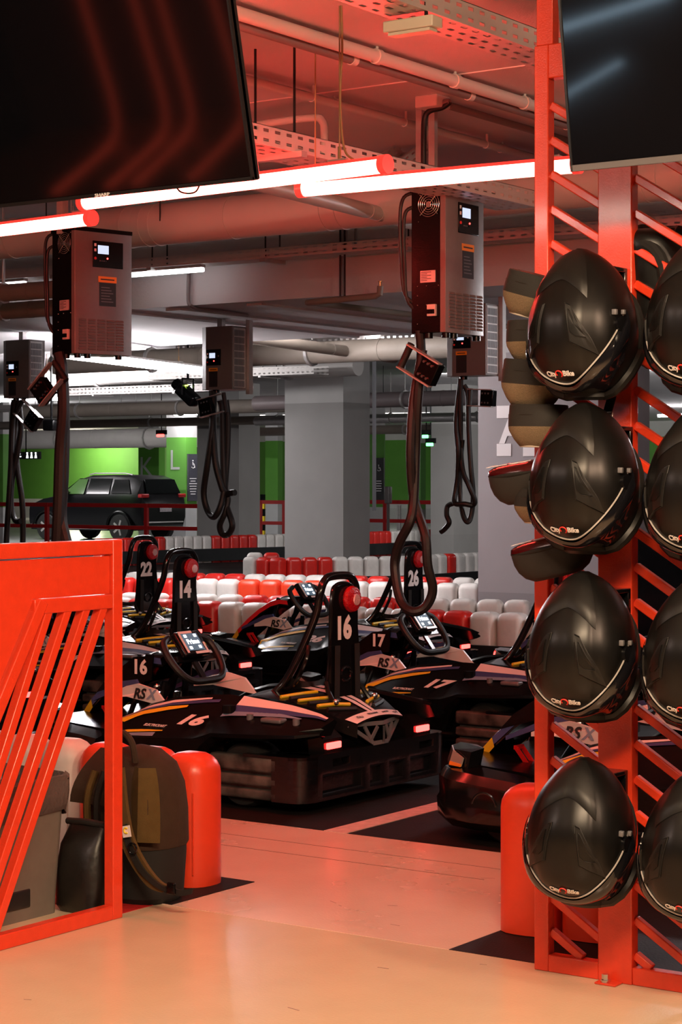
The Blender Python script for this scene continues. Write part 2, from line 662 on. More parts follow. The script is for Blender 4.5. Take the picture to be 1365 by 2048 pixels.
# rooms' outer walls (hall behind the photographer, far garage)
WALLM = mat('hall_wall_paint', (0.22, 0.20, 0.20), 0.8)
slab('wall_back', -14, 8, -6.2, -6, 0, CEIL, WALLM)
slab('wall_right', 8, 8.2, -6, 75, 0, CEIL, WALLM)
GREENB = bands('green_wall_paint', [(0, (0.45, 0.46, 0.45)), (0.42, (0.55, 0.56, 0.55)), (0.62, (0.085, 0.27, 0.03)), (2.45, (0.085, 0.27, 0.03)), (2.46, (0.5, 0.5, 0.48))])
slab('wall_far', -80, 20, 50, 50.4, 0, CEIL, GREENB)

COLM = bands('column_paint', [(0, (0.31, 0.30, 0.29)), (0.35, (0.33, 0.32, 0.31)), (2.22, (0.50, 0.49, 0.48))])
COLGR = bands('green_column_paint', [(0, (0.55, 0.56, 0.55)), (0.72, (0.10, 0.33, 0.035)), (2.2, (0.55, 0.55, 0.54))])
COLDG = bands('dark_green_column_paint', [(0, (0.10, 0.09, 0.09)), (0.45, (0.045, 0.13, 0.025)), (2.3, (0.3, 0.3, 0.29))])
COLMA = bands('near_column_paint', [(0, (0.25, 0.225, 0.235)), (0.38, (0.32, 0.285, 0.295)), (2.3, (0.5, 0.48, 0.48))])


def column(xl, xm, xr, Z, m, z1=CEIL):
    """column whose near vertical edge is at pixel xm, depth Z"""
    c = pz(xm, 958, Z)
    xa = on_y(xl, 958, c.y).x
    yb = on_x(xr, 958, c.x).y
    return slab('column', xa, c.x, c.y, yb, 0, z1, m), xa, c.x, c.y, yb


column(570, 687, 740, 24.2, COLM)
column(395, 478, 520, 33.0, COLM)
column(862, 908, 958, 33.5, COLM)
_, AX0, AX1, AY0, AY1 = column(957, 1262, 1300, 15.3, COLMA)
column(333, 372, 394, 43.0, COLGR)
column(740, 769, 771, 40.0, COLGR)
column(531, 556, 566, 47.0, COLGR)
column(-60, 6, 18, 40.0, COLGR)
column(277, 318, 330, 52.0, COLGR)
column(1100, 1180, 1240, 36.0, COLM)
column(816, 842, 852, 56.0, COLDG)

# ------------------------------------------------------------------ trays, pipes, ducts overhead


def tray(name, p0, p1, w, h, label, group=None, rods=(), open_up=True, parts=True):
    p0, p1 = Vector(p0), Vector(p1)
    mid = (p0 + p1) / 2
    t = thing(name, label, 'cable tray', mid, group=group)
    d = (p1 - p0)
    L = d.length
    d.normalize()
    side = Vector((0, 0, 1)).cross(d).normalized()
    up = d.cross(side)
    bm = bmesh.new()
    uvl = bm.loops.layers.uv.new('UVMap')

    def strip(a, b, v0, v1, off):
        q = [(p0 + a, (0, v0)), (p1 + a, (L, v0)), (p1 + b, (L, v1)), (p0 + b, (0, v1))]
        fc = bm.faces.new([bm.verts.new(x[0] - mid) for x in q])
        for lp, x in zip(fc.loops, q):
            lp[uvl].uv = x[1]
    hw = side * (w / 2)
    uh = up * h
    for sg in (-1, 1):
        strip(hw * sg, hw * sg + uh, 0, 0.09, 0)
        strip(hw * sg + uh, hw * sg * 0.88 + uh, 0.095, 0.10, 0)
    strip(-hw, hw, 0, 0.045 * max(1, round(w / 0.045)), 0)
    me = bpy.data.meshes.new('channel')
    bm.to_mesh(me)
    bm.free()
    me.materials.append(PERF)
    o = link('channel', me, t)
    WMX[o] = Matrix.Identity(4)
    sm = o.modifiers.new('thickness', 'SOLIDIFY')
    sm.thickness = 0.002
    for q in rods:
        r_ = MB()
        pp = p0 + (p1 - p0) * q
        for sg in (-1, 1):
            r_.cyl(pp + hw * sg * 0.9 + up * 0.0, (pp.x + hw.x * sg * .9, pp.y + hw.y * sg * .9, CEIL), 0.005, 6)
        part('hanger_rod', r_, BLACKM, t, world=True)
        c_ = MB()
        c_.bar(pp - hw * 1.35 - up * 0.012, pp + hw * 1.35 - up * 0.012, 0.035, 0.022)
        part('hanger_bracket', c_, GALV, t, world=True)
    return t


def pipe(name, pts, r, m, label, cat='pipe', clips=(), seg=14, rings=(), group=None, clipm=None):
    pts = [Vector(p) for p in pts]
    mid = sum(pts, Vector()) / len(pts)
    t = thing(name, label, cat, mid, group=group)
    part('tube', MB().tube(pts, r, seg), m, t, world=True)
    p0, p1 = pts[0], pts[-1]
    d = (p1 - p0).normalized()
    for q in clips:
        c = p0 + (p1 - p0) * q
        b = MB()
        b.cyl(c - d * 0.015, c + d * 0.015, r * 1.22, 12)
        b.cyl(c + Vector((0, 0, r)), (c.x, c.y, 2.4 if (B0.y < c.y < B1.y and c.z < 2.4) else CEIL), 0.006, 6)
        part('pipe_clip', b, clipm or PIPE, t, world=True)
    for q in rings:
        c = p0 + (p1 - p0) * q
        part('joint_ring', MB().cyl(c - d * 0.012, c + d * 0.012, r * 1.025, 28), m, t, world=True)
    return t


# conduits on the ceiling (running away from the photographer)
def ceil_run(pa, pb, z, r, label, m=PIPE, clips=(0.3, 0.62, 0.9), y0=5.2, y1=None, dx=0.0):
    a, b = on_z(*pa, z), on_z(*pb, z)
    X = (a.x + b.x) / 2 + dx
    ya = y0
    yb = y1 if y1 else B0.y
    return pipe('conduit', [(X, ya, z), (X, yb, z)], r, m, label, clips=clips)


GREYC = mat('grey_conduit', (0.20, 0.16, 0.16), 0.5)
ceil_run((640, 78), (1000, 190), 2.862, 0.024, 'thick white pipe of the upper pair clipped to the red-lit ceiling', clips=(0.2, 0.32, 0.44, 0.56, 0.7))
ceil_run((630, 95), (990, 208), 2.84, 0.018, 'dark grey conduit running beside the thick white ceiling pipe', GREYC, clips=(0.18, 0.36, 0.54, 0.72))
ceil_run((660, 205), (820, 247), 2.868, 0.019, 'upper white conduit of the lower pair on the red-lit ceiling', dx=0.0, clips=(0.2, 0.35, 0.5, 0.65, 0.8))
ceil_run((640, 208), (800, 252), 2.85, 0.016, 'lower white conduit of the lower pair on the red-lit ceiling', dx=0.06, clips=(0.3, 0.45, 0.6, 0.75))
a_ = on_z(900, 212, 2.87)
pipe('conduit', [(a_.x, a_.y, 2.87), (a_.x, B0.y, 2.87)], 0.016, GREYC, 'dark conduit running away from the junction box above the right-hand charger', clips=(0.3, 0.7))
# elbowed conduit right of the left screen
e0 = on_z(480, 256, 2.80)
Y_ = e0.y
pts = [on_y(440, 262, Y_), on_y(560, 243, Y_), on_y(630, 236, Y_), on_y(644, 242, Y_), on_y(649, 262, Y_), on_y(648, 340, Y_)]
pipe('conduit', smooth_path(pts, 5), 0.016, PIPE, 'white conduit with an elbow turning down right of the left screen')

# the big round duct across the hall
DZ = 10.4
D0 = pz(330, 454, DZ)
dY = D0.y
rD = 0.108
for (xa, xb, lab) in ((-14.0, on_y(285, 450, dY).x, 'left length of the big round duct, ending at the taped joint'), (on_y(285, 450, dY).x, 3.0, 'right length of the big round duct, passing behind the red tubes')):
    zD = on_y(470, 435, dY).z
    t = thing('duct', lab, 'duct', ((xa + xb) / 2, dY, zD))
    part('shell', MB().cyl((xa, dY, zD), (xb, dY, zD), rD, 40), DUCT, t, world=True)
    for px_ in ((300, 320, 470, 660, 690, 1300, 1330) if xb > 0 else (30, 180, 262)):
        xx = on_y(px_, 450, dY).x
        part('joint_ring', MB().cyl((xx - 0.006, dY, zD), (xx + 0.006, dY, zD), rD * 1.03, 40), DUCT, t, world=True)
    for px_ in ((347, 690) if xb > 0 else (120,)):
        xx = on_y(px_, 450, dY).x
        part('hanger_rod', MB().cyl((xx, dY - rD, zD), (xx, dY - rD, CEIL), 0.004, 6), BLACKM, t, world=True)
# the thinner pipe crossing under it towards the charger
q0, q1 = pz(540, 372, 8.6), pz(830, 446, 9.9)
pipe('drain_pipe', [q0 + (q0 - q1) * 0.4, q1 + (q1 - q0) * 0.35], 0.036, PIPE, 'white pipe crossing below the big duct behind the red tubes', rings=(0.60, 0.64))

# trays
a_, b_ = on_z(560, 300, 2.52), on_z(640, 330, 2.52)
tray('cable_tray', (a_.x, 4.7, 2.5), (a_.x, 7.7, 2.5), 0.2, 0.07, 'perforated cable tray hung beside the left screen above the red tube', rods=(0.40,))
a_ = on_z(950, 75, 2.72)
tray('cable_tray', (a_.x, 4.2, 2.72), (a_.x, 12.0, 2.72), 0.15, 0.07, 'perforated cable tray at the top carrying the cream lamp', rods=(0.35, 0.6))
# cream lamp under it
lx = on_z(870, 32, 2.70)
t = thing('ceiling_lamp', 'unlit cream batten lamp under the top cable tray', 'lamp', (lx.x, lx.y, 2.66))
part('body', MB().bx(lx.x - 0.17, lx.x + 0.01, lx.y - 0.03, lx.y + 0.03, 2.665, 2.70), CREAM, t, world=True, bevel=0.004)
part('diffuser', MB().bx(lx.x - 0.155, lx.x - 0.005, lx.y - 0.022, lx.y + 0.022, 2.655, 2.664), CREAM, t, world=True)
part('hanger_rod', MB().cyl((lx.x - 0.03, lx.y, 2.70), (lx.x - 0.03, lx.y, CEIL), 0.006, 8), BLACKM, t, world=True)
# sloping tray behind the tube end
a_, b_ = pz(770, 350, 9.3), pz(835, 302, 9.6)
tray('cable_tray', a_, b_, 0.16, 0.06, 'sloping length of cable tray behind the end of the upper red tube')
# tray along the beam
TY = B0.y - 0.25
z_ = on_y(530, 520, TY).z
tray('cable_tray', (on_y(-300, 560, TY).x, TY, z_), (on_y(1500, 440, TY).x, TY, z_), 0.16, 0.06, 'long perforated cable tray running in front of the deep beam', rods=(0.12, 0.3, 0.42, 0.55, 0.7))
# strip lamps beneath it
for pa, pb, lab in (((250, 549), (415, 541), 'white strip lamp under the long tray right of the left charger'), ((60, 573), (-60, 579), 'white strip lamp under the long tray left of the left charger')):
    xa, xb = on_y(pa[0], pa[1], TY).x, on_y(pb[0], pb[1], TY).x
    t = thing('strip_lamp', lab, 'lamp', ((xa + xb) / 2, TY, z_ - 0.04))
    part('tube', MB().cyl((xa, TY - .04, z_ - 0.035), (xb, TY - .04, z_ - 0.035), 0.014, 10), mat('lit_dim_tube', (0.9, 0.9, 0.9), 0.4, emit=(1, 0.97, 0.97), est=3.5), t, world=True)
    part('body', MB().bx(min(xa, xb), max(xa, xb), TY - 0.06, TY - 0.02, z_ - 0.02, z_ - 0.004), GALV, t, world=True)
# sprinkler pipe with upright head
SY = B0.y - 0.12
s0_ = on_y(632, 606, SY)
sp = [Vector((s0_.x + 0.02, SY + 2.4, s0_.z)), s0_, on_y(616, 605, SY - 0.05), on_y(640, 603, SY - 0.1), on_y(752, 592, SY - 0.1), on_y(760, 588, SY - 0.1), on_y(761, 572, SY - 0.1)]
t = pipe('sprinkler_pipe', sp, 0.019, TAN, 'hairpin sprinkler pipe with one upright head under the beam', cat='sprinkler')
hd = on_y(761, 572, SY - 0.1)
part('sprinkler_head', MB().cyl(hd, hd + Vector((0, 0, 0.025)), 0.008, 8).cyl(hd + Vector((0, 0, .025)), hd + Vector((0, 0, .028)), 0.014, 10), mat('brass', (0.5, 0.35, 0.15), 0.3, 1.0), t, world=True)
for q in ((681, 596), (690, 604)):
    p_ = on_y(*q, SY - 0.1)
    part('hanger_rod', MB().cyl(p_, (p_.x, p_.y, CEIL), 0.006, 6), BLACKM, t, world=True)
for px_, y0_, y1_ in ((683, 455, 600), (693, 450, 505), (712, 448, 500)):
    a_ = on_y(px_, y0_, B0.y - 0.03)
    pipe('conduit', [a_, on_y(px_, y1_, B0.y - 0.03)], 0.008, GREYC, {683: 'leftmost thin conduit running down the beam face', 693: 'middle thin conduit running down the beam face', 712: 'rightmost thin conduit running down the beam face'}[px_])
# bent conduit from the beam to the hanging charger
c0 = on_y(382, 560, B0.y - 0.03)
cp = [on_y(378, 545, B0.y - .03), on_y(377, 600, B0.y - .03), on_y(383, 612, B0.y - .02), (on_z(400, 618, 2.385)), on_z(440, 622, 2.385), on_z(495, 631, 2.385)]
pipe('conduit', smooth_path(cp, 4), 0.012, GREYC, 'bent dark conduit leading under the beam to the central charger')
# ducts and pipes beyond the beam
for (px0, py0, px1, py1, Z, r, m, lab) in (
        (330, 716, 1050, 690, 19.0, 0.10, TAN, 'long tan duct crossing behind the beam above the central column'),
        (300, 745, 545, 741, 25.2, 0.12, DUCT, 'pale duct left of the central column behind the bright lamp'),
        (0, 590, 85, 577, 11.4, 0.05, TAN, 'tan pipe behind the left charger, lower of two'),
        (0, 622, 90, 618, 12.0, 0.05, TAN, 'tan pipe behind the left charger, upper of two'),
        (250, 812, 560, 818, 30.0, 0.10, TAN, 'grey pipe behind the left column top'),
        (140, 850, 560, 838, 34.0, 0.07, TAN, 'thin grey pipe above the parked car'),
        (750, 838, 900, 834, 30.0, 0.07, GALV, 'pale pipe right of the central column'),
        (750, 795, 960, 800, 26.0, 0.10, GREYC, 'dark pipe right of the central column, highest'),
        (750, 860, 960, 856, 36.0, 0.08, TAN, 'tan pipe right of the central column, lowest'),
        (60, 880, 262, 876, 47.5, 0.22, DUCT, 'wide pale duct above the green wall')):
    a_ = pz(px0, py0, Z)
    b_ = on_y(px1, py1, a_.y)
    zz = (a_.z + b_.z) / 2
    pipe('duct', [(a_.x - 1.5 * (Z / 20), a_.y, zz), (b_.x + 1.0 * (Z / 20), a_.y, zz)], r, m, lab, cat='duct', seg=20, rings=(0.3, 0.62), clips=(0.2, 0.5, 0.8), clipm=GALV)
a_, b_ = pz(500, 676, 16.8), pz(790, 716, 18.2)
pipe('drain_pipe', [a_, b_], 0.05, TAN, 'tan pipe slanting down to the duct above the central column', rings=(0.55, 0.8))
for (px0, py0, px1, Z, w, lab) in (
        (150, 676, 480, 18.6, 0.3, 'perforated tray behind the bright lamp, nearest of the dim ones'),
        (520, 694, 820, 20.6, 0.3, 'perforated tray above the tan duct'),
        (200, 790, 420, 27.0, 0.3, 'perforated tray above the left column'),
        (440, 756, 560, 24.0, 0.3, 'perforated tray just left of the central column'),
        (760, 806, 960, 28.0, 0.3, 'perforated tray right of the central column'),
        (60, 822, 330, 33.0, 0.4, 'perforated tray over the parked car')):
    a_ = pz(px0, py0, Z)
    xb = on_y(px1, py0, a_.y).x
    tray('cable_tray', (a_.x - 1, a_.y, a_.z), (xb + 0.6, a_.y, a_.z), w, 0.10, lab, rods=(0.3, 0.7))
# slotted upright by the central column
u0 = pz(749, 750, 22.0)
pm = MB().bar((u0.x, u0.y, CEIL), (u0.x, u0.y, 0.95), 0.032, 0.03)
solo('slotted_upright', pm, GREYD, 'slotted steel upright hanging just right of the central column', 'bracket')

# ------------------------------------------------------------------ lit lamps
def tube_lamp(name, p0, p1, r, label, core, housing, wires=(), group=None):
    p0, p1 = Vector(p0), Vector(p1)
    mid = (p0 + p1) / 2
    t = thing(name, label, 'lamp', mid, group=group)
    d = (p1 - p0).normalized()
    sd = Vector((0, 0, 1)).cross(d).normalized()
    up = d.cross(sd)

    def half(a0, a1, rr, n=14):
        rows = []
        for e in (p0, p1):
            rows.append([e + sd * (rr * cos(a0 + (a1 - a0) * i / n)) + up * (rr * sin(a0 + (a1 - a0) * i / n)) for i in range(n + 1)])
        return MB().grid(rows)
    part('diffuser', half(radians(145), radians(395), r), core, t, world=True)
    part('housing', half(radians(30), radians(150), r * 1.04), housing, t, world=True)
    for e, sg in ((p0, 1), (p1, -1)):
        part('end_cap', MB().cyl(e - d * 0.004 * sg, e + d * 0.022 * sg, r * 1.12, 20), housing, t, world=True)
    for q in wires:
        c = p0 + (p1 - p0) * q
        part('hanger_clip', MB().bar(c + up * r * 1.1 - d * 0.04, c + up * r * 1.1 + d * 0.04, r * 1.2, 0.006), GALV, t, world=True)
        part('hanger_wire', MB().cyl(c + up * r, (c.x, c.y, CEIL), 0.0025, 6).cyl(c + up * r, c + up * (r + 0.05), 0.006, 8), COPPER, t, world=True)
    return t


RT_Z = 2.345
t1a, t1b = on_z(165, 405, RT_Z), on_z(775, 328, RT_Z)
tube_lamp('red_tube_lamp', t1a, t1b, 0.029, 'red tube lamp running behind the lower edge of the left screen', TUBE_R, TUBE_H, wires=(0.86, 0.1))
t2a, t2b = on_z(600, 378, RT_Z), on_z(1160, 328, RT_Z)
tube_lamp('red_tube_lamp', t2a, t2b, 0.029, 'red tube lamp reaching to the tall rack post on the right', TUBE_R, TUBE_H, wires=(0.06, 0.9))
t3b = on_z(185, 436, RT_Z)
t3a = t3b + (on_z(0, 459, RT_Z) - t3b) * 2.2
tube_lamp('red_tube_lamp', t3a, t3b, 0.029, 'red tube lamp at the left edge above the left charger', TUBE_R, TUBE_H, wires=(0.35, 0.95))
tube_lamp('white_tube_lamp', (-5.1, 0.75, 2.56), (-3.8, 0.75, 2.56), 0.024, 'white tube lamp of the hall mirrored in the rack posts', mat('lit_pinkish_tube', (0.9, 0.9, 0.9), 0.3, emit=(1.0, 0.74, 0.62), est=65.0), GALV, wires=(0.1, 0.9))
# drop cable next to the first wire
w_ = t1a + (t1b - t1a) * 0.865
pipe('cable', smooth_path([(w_.x, w_.y, CEIL), (w_.x + .004, w_.y, 2.75), (w_.x - .004, w_.y, 2.6), (w_.x + 0.004, w_.y, 2.46), (w_.x + 0.02, w_.y, 2.40), (w_.x + 0.05, w_.y, 2.375)], 6), 0.004, COPPER, 'bronze flex dropping from the ceiling to the upper red tube', cat='cable')

WL = [((112, 704), (410, 741), 2.25, 0.042, 'brightest white tube lamp, left of the central charger', TUBE_W, 'z'),
      ((-40, 798), (128, 806), 2.35, 0.05, 'white tube lamp behind the far left charger', TUBE_W, 'y'),
      ((-60, 853), (60, 853), 2.4, 0.05, 'white tube lamp at the left edge below the far left charger', TUBE_W, 'y'),
      ((130, 890), (207, 892), 2.42, 0.07, 'white tube lamp above the parked car roof', TUBE_WW, 'y'),
      ((243, 909), (281, 909), 2.5, 0.10, 'small bright lamp hanging before the green wall', TUBE_WW, 'y')]
for pa, pb, z, r, lab, core, mode in WL:
    a_ = on_z(*pa, z)
    b_ = on_z(*pb, z) if mode == 'z' else on_y(pb[0], pb[1], a_.y)
    if mode == 'y':
        b_.z = z
    tube_lamp('white_tube_lamp', a_, b_, r, lab, core, GALV, wires=(0.2, 0.8))
for k, (X_, Y0_, lab) in enumerate(((-16, 19, 'added white fill tube over the track far left'), (-8, 30, 'added white fill tube over the track behind the near column'), (-26, 33, 'added white fill tube over the parking row left'), (-18, 40, 'added white fill tube over the parking row right'))):  # fill tubes added to light the track and the car park
    tube_lamp('white_tube_lamp', (X_, Y0_, 2.7), (X_ - 1.3, Y0_, 2.7), 0.04, lab, TUBE_W, GALV, wires=(0.2, 0.8))
tube_lamp('white_tube_lamp', (-3.9, 11.3, 2.25), (-5.0, 11.3, 2.25), 0.035, 'added white fill tube under the beam behind the rack', TUBE_W, GALV, wires=())  # added out of view to brighten the underside of the beam
BWT = mat('lit_blue_white_tube', (0.9, 0.9, 0.9), 0.3, emit=(0.55, 0.80, 1.0), est=3.5)
tube_lamp('strip_lamp', (-7.95, -5.85, 1.12), (-7.1, -5.85, 1.44), 0.022, 'lower slanting blue-white strip lamp mirrored in the right screen', BWT, GALV)
tube_lamp('strip_lamp', (-7.85, -5.85, 1.72), (-6.6, -5.85, 1.90), 0.035, 'upper slanting blue-white strip lamp mirrored in the right screen', BWT, GALV)
rs = thing('strip_lamp', 'added curved dim red strips that make the streaks in the left screen', 'lamp', (-12, -5, 0))  # glowing strips added so red streaks show in the left screen
for k_, x_ in enumerate((-12.7, -12.1, -11.8, -11.2)):
    part('diffuser', MB().tube(smooth_path([(x_, -5.8, 1.5), (x_ + 0.05, -5.75, 0.8), (x_ + 0.25, -5.5, 0.2), (x_ + 0.5, -5.0, 0.03), (x_ + 1.0, -3.6, 0.02)], 6), 0.03, 8), mat('lit_dim_red_strip', (0.5, 0.02, 0.02), 0.4, emit=(1.0, 0.10, 0.05), est=0.9), rs, world=True)
# green emergency signs and red detector
for (px_, py_, Z, sx, lab, m) in ((851, 873, 30, 0.10, 'upper small lit green sign right of the central column', GREENL), (860, 889, 31, 0.12, 'lower small lit green sign right of the central column', GREENL), (321, 871, 36, 0.16, 'small red lit detector above the car', LEDR)):
    p_ = pz(px_, py_, Z)
    t = thing('signal_light', lab, 'light', p_)
    part('lens', MB().box((0, 0, 0), (sx, 0.04, 0.05)), m, t, bevel=0.01)
    part('housing', MB().box((0, 0.03, 0.06), (sx * 1.4, 0.05, 0.08)), BLACKP, t)
    part('hanger_rod', MB().cyl((0, 0.03, 0.09), (0, 0.03, CEIL - p_.z), 0.01, 6), BLACKM, t)
# overhead wayfinding sign with white pictograms at the left
p_ = pz(52, 911, 38)
t = thing('wayfinding_sign', 'dark overhead sign with white pictograms at the left edge', 'sign', p_)
part('board', MB().box((0, 0, 0), (0.75, 0.05, 0.14)), SIGNB, t)
part('text_lines', MB().bx(-0.32, -0.12, -0.03, -0.026, 0.02, 0.04), SCREENW, t)
part('text_lines', MB().bx(-0.34, -0.10, -0.03, -0.026, -0.03, -0.01), SCREENW, t)
for k in range(3):
    pm = MB()
    x_ = 0.06 + k * 0.11
    pm.ball((x_, -0.03, 0.045), 0.016, 10, 6)
    pm.prism([(x_ - 0.03, -0.026, -0.05), (x_ + 0.03, -0.026, -0.05), (x_ + 0.012, -0.026, 0.025), (x_ - 0.012, -0.026, 0.025)], (0, -0.004, 0))
    part('pictogram', pm, SCREENW, t)
part('hanger_rod', MB().cyl((0, 0, 0.07), (0, 0, CEIL - p_.z), 0.012, 6), BLACKM, t)

# signs and letters on columns
def sign(px0, px1, py0, py1, Y, m, label, rows, X=None):
    a_ = on_y(px0, py0, Y) if X is None else on_x(px0, py0, X)
    b_ = on_y(px1, py1, Y) if X is None else on_x(px1, py1, X)
    c = (a_ + b_) / 2
    t = thing('info_sign', label, 'sign', (c.x, c.y, b_.z))
    if X is None:
        w = b_.x - a_.x
        part('board', MB().box((c.x, Y - 0.02, c.z), (w, 0.03, a_.z - b_.z)), m, t, world=True)
        xd, off = (1, 0, 0), Vector((0, -0.04, 0))
    else:
        w = b_.y - a_.y
        part('board', MB().box((X + 0.02, c.y, c.z), (0.03, w, a_.z - b_.z)), m, t, world=True)
        xd, off = (0, 1, 0), Vector((0.04, 0, 0))
    H_ = a_.z - b_.z
    xv = Vector(xd)
    # wheelchair pictogram
    pc = c + off + Vector((0, 0, H_ * 0.25))
    s_ = w * 0.16
    ic = MB()
    ic.tube(arc(pc, s_, -2.6, 1.2, 14, xv, (0, 0, 1)), s_ * 0.14, 6)
    ic.tube([pc + xv * -0.1 * s_ + Vector((0, 0, 1.6 * s_)), pc + Vector((0, 0, 0.3 * s_)), pc + xv * 0.9 * s_ + Vector((0, 0, .3 * s_)), pc + xv * 1.3 * s_ - Vector((0, 0, .8 * s_))], s_ * 0.14, 6)
    ic.ball(pc + xv * -0.1 * s_ + Vector((0, 0, 2.1 * s_)), s_ * 0.28, 8, 6)
    part('pictogram', ic, WHITEP, t, world=True)
    ln = MB()
    for i, fr in enumerate(rows):
        cc = c + off + Vector((0, 0, H_ * (-0.02 - 0.055 * i)))
        if X is None:
            ln.box(cc, (w * fr, 0.004, H_ * 0.018))
        else:
            ln.box(cc, (0.004, w * fr, H_ * 0.018))
    part('text_lines', ln, WHITEP, t, world=True)
    return t


cL = pz(372, 958, 43.0)
sign(374, 393, 908, 1002, None, SIGND, 'dark blue-grey disabled parking sign on the green column', (0.7, 0.5, 0.8, 0.7, 0.7, 0.6, 0.5), X=cL.x)
cR = pz(769, 958, 40.0)
sign(751, 770, 916, 1005, cR.y, SIGNB, 'black disabled parking sign right of the central column', (0.5, 0.6, 0.5, 0.6, 0.5))
letters('column_letter', 'L', 0.62, on_y(350, 922, cL.y) + Vector((0, -0.012, 0)), (1, 0, 0), (0, 0, 1), SOFTW, None, world=False)['label'] = 'pale letter L painted on the green column'
letters('column_letter', 'K', 0.75, on_y(293, 936, pz(318, 958, 52).y) + Vector((0, -0.012, 0)), (1, 0, 0), (0, 0, 1), SOFTW, None)['label'] = 'pale letter K painted on the far green column'
for o in bpy.data.objects:
    if o.name.startswith('column_letter'):
        o['category'] = 'letter'
# row sign on the near right column
t = thing('row_sign', 'white stencil of a letter A between rounded squares on the near column', 'sign', (on_y(1010, 860, AY0).x, AY0, on_y(1010, 905, AY0).z))
for (px_, py_) in ((1009, 824), (1009, 900), (1062, 824), (1062, 900)):
    c = on_y(px_, py_, AY0)
    part('rounded_square', MB().rbox((c.x, AY0 - 0.003, c.z), (0.135, 0.004, 0.10), 0.0019, 1), WVIN, t, world=True)
letters('lettering', 'A', 0.30, on_y(1024, 862, AY0) + Vector((0, -0.004, 0)), (1, 0, 0), (0, 0, 1), WVIN, t, world=True, bold=0.01)

# ------------------------------------------------------------------ parked car behind the railing
CZ = 41.0
cr = pz(285, 958, CZ)          # near rear corner of the car
L_, W_, H_ = 3.35, 1.46, 1.39
t = thing('car', 'black sport utility car parked beyond the red railing', 'car', (cr.x - L_ / 2, cr.y + W_ / 2, 0))
x0 = -L_ / 2                   # nose at -x, tail at +x
secs = [  # x, z bottom, z belt, z roof, half width at belt, half width at roof
    (x0, 0.32, 0.62, 0.64, 0.52, 0.45), (x0 + 0.10, 0.22, 0.74, 0.76, 0.66, 0.58), (x0 + 0.55, 0.22, 0.88, 0.91, 0.72, 0.62), (x0 + 0.95, 0.22, 0.93, 0.97, 0.73, 0.62),
    (x0 + 1.45, 0.22, 0.96, 1.31, 0.73, 0.55), (x0 + 1.75, 0.22, 0.97, 1.38, 0.73, 0.56), (x0 + 2.4, 0.22, 0.98, 1.39, 0.73, 0.57), (x0 + 2.95, 0.22, 1.0, 1.37, 0.73, 0.55),
    (x0 + 3.18, 0.24, 0.98, 1.30, 0.72, 0.53), (x0 + 3.30, 0.26, 0.92, 0.98, 0.70, 0.52), (x0 + 3.35, 0.34, 0.80, 0.84, 0.66, 0.5)]
rows = []
for (x, zb, zm, zr, wb, wr) in secs:
    prof = [(0, zb), (wb * 0.9, zb), (wb, zb + (zm - zb) * 0.35), (wb, zb + (zm - zb) * 0.8), (wb * 0.97, zm), (wr, zr - 0.04), (wr * 0.8, zr), (0, zr)]
    rows.append([(x, y, z) for y, z in prof] + [(x, -y, z) for y, z in reversed(prof[1:-1])])
part('body', MB().grid(rows, cv=True, cap=True), CARP, t, ang=28)
# glass, with a lighter look-through front side pane
def sidewin(xa, xb, xa2, xb2, z0_, z1_, m, nm):
    y0_, y1_ = -0.722, -0.585
    part(nm, MB().prism([(x0 + xa, y0_ - .005, z0_), (x0 + xb, y0_ - .005, z0_), (x0 + xb2, y1_ - .012, z1_), (x0 + xa2, y1_ - .012, z1_)], (0, 0.006, 0)), m, t)


sidewin(1.15, 1.72, 1.5, 1.74, 0.985, 1.30, mat('see_through_car_glass', (0.05, 0.11, 0.03), 0.1), 'side_window')
sidewin(1.80, 2.42, 1.82, 2.42, 0.99, 1.31, GLASSD, 'side_window')
sidewin(2.48, 3.02, 2.48, 2.86, 1.0, 1.29, GLASSD, 'side_window')
part('windscreen', MB().prism([(x0 + 0.98, -0.58, 0.985), (x0 + 0.98, 0.58, 0.985), (x0 + 1.44, 0.5, 1.305), (x0 + 1.44, -0.5, 1.305)], (-0.01, 0, 0.01)), GLASSD, t)
part('rear_window', MB().prism([(x0 + 3.30, -0.55, 1.0), (x0 + 3.30, 0.55, 1.0), (x0 + 3.19, 0.48, 1.29), (x0 + 3.19, -0.48, 1.29)], (0.012, 0, 0.0)), GLASSD, t)
part('roof_rail', MB().tube([(x0 + 1.7, -0.5, 1.39), (x0 + 1.85, -0.5, 1.42), (x0 + 2.7, -0.5, 1.42), (x0 + 2.9, -0.5, 1.385)], 0.014, 8), CHROME, t)
part('door_mirror', MB().rbox((x0 + 1.28, -0.82, 1.02), (0.10, 0.16, 0.12), 0.03), CARP, t)
for (xx, dd) in ((0.66, 1), (2.72, 1)):
    for sg in (-1, 1):
        w_ = part('wheel', MB().lathe([(0.16, -0.09), (0.26, -0.09), (0.285, -0.06), (0.285, 0.06), (0.26, 0.09), (0.16, 0.09)], seg=28), TYRE, t, M=Matrix.Translation((x0 + xx, sg * 0.66, 0.285)) @ Matrix.Rotation(pi / 2, 4, 'X'))
        rim = MB()
        zf = 0.085 if sg < 0 else -0.085
        rim.lathe([(0.01, zf * .3), (0.165, zf * .3)], seg=24)
        for k in range(5):
            a = k * 2 * pi / 5
            rim.bar((0.02 * cos(a), 0.02 * sin(a), zf), (0.165 * cos(a), 0.165 * sin(a), zf), 0.045, 0.015, up=(0, 0, 1))
        rim.lathe([(0.15, zf), (0.17, zf)], seg=24)
        part('rim', rim, GALV, w_)
    part('wheel_arch', MB().tube(arc((x0 + xx, -0.735, 0.285), 0.335, 0.0, pi, 16, (1, 0, 0), (0, 0, 1)), 0.03, 8), BLACKP, t)
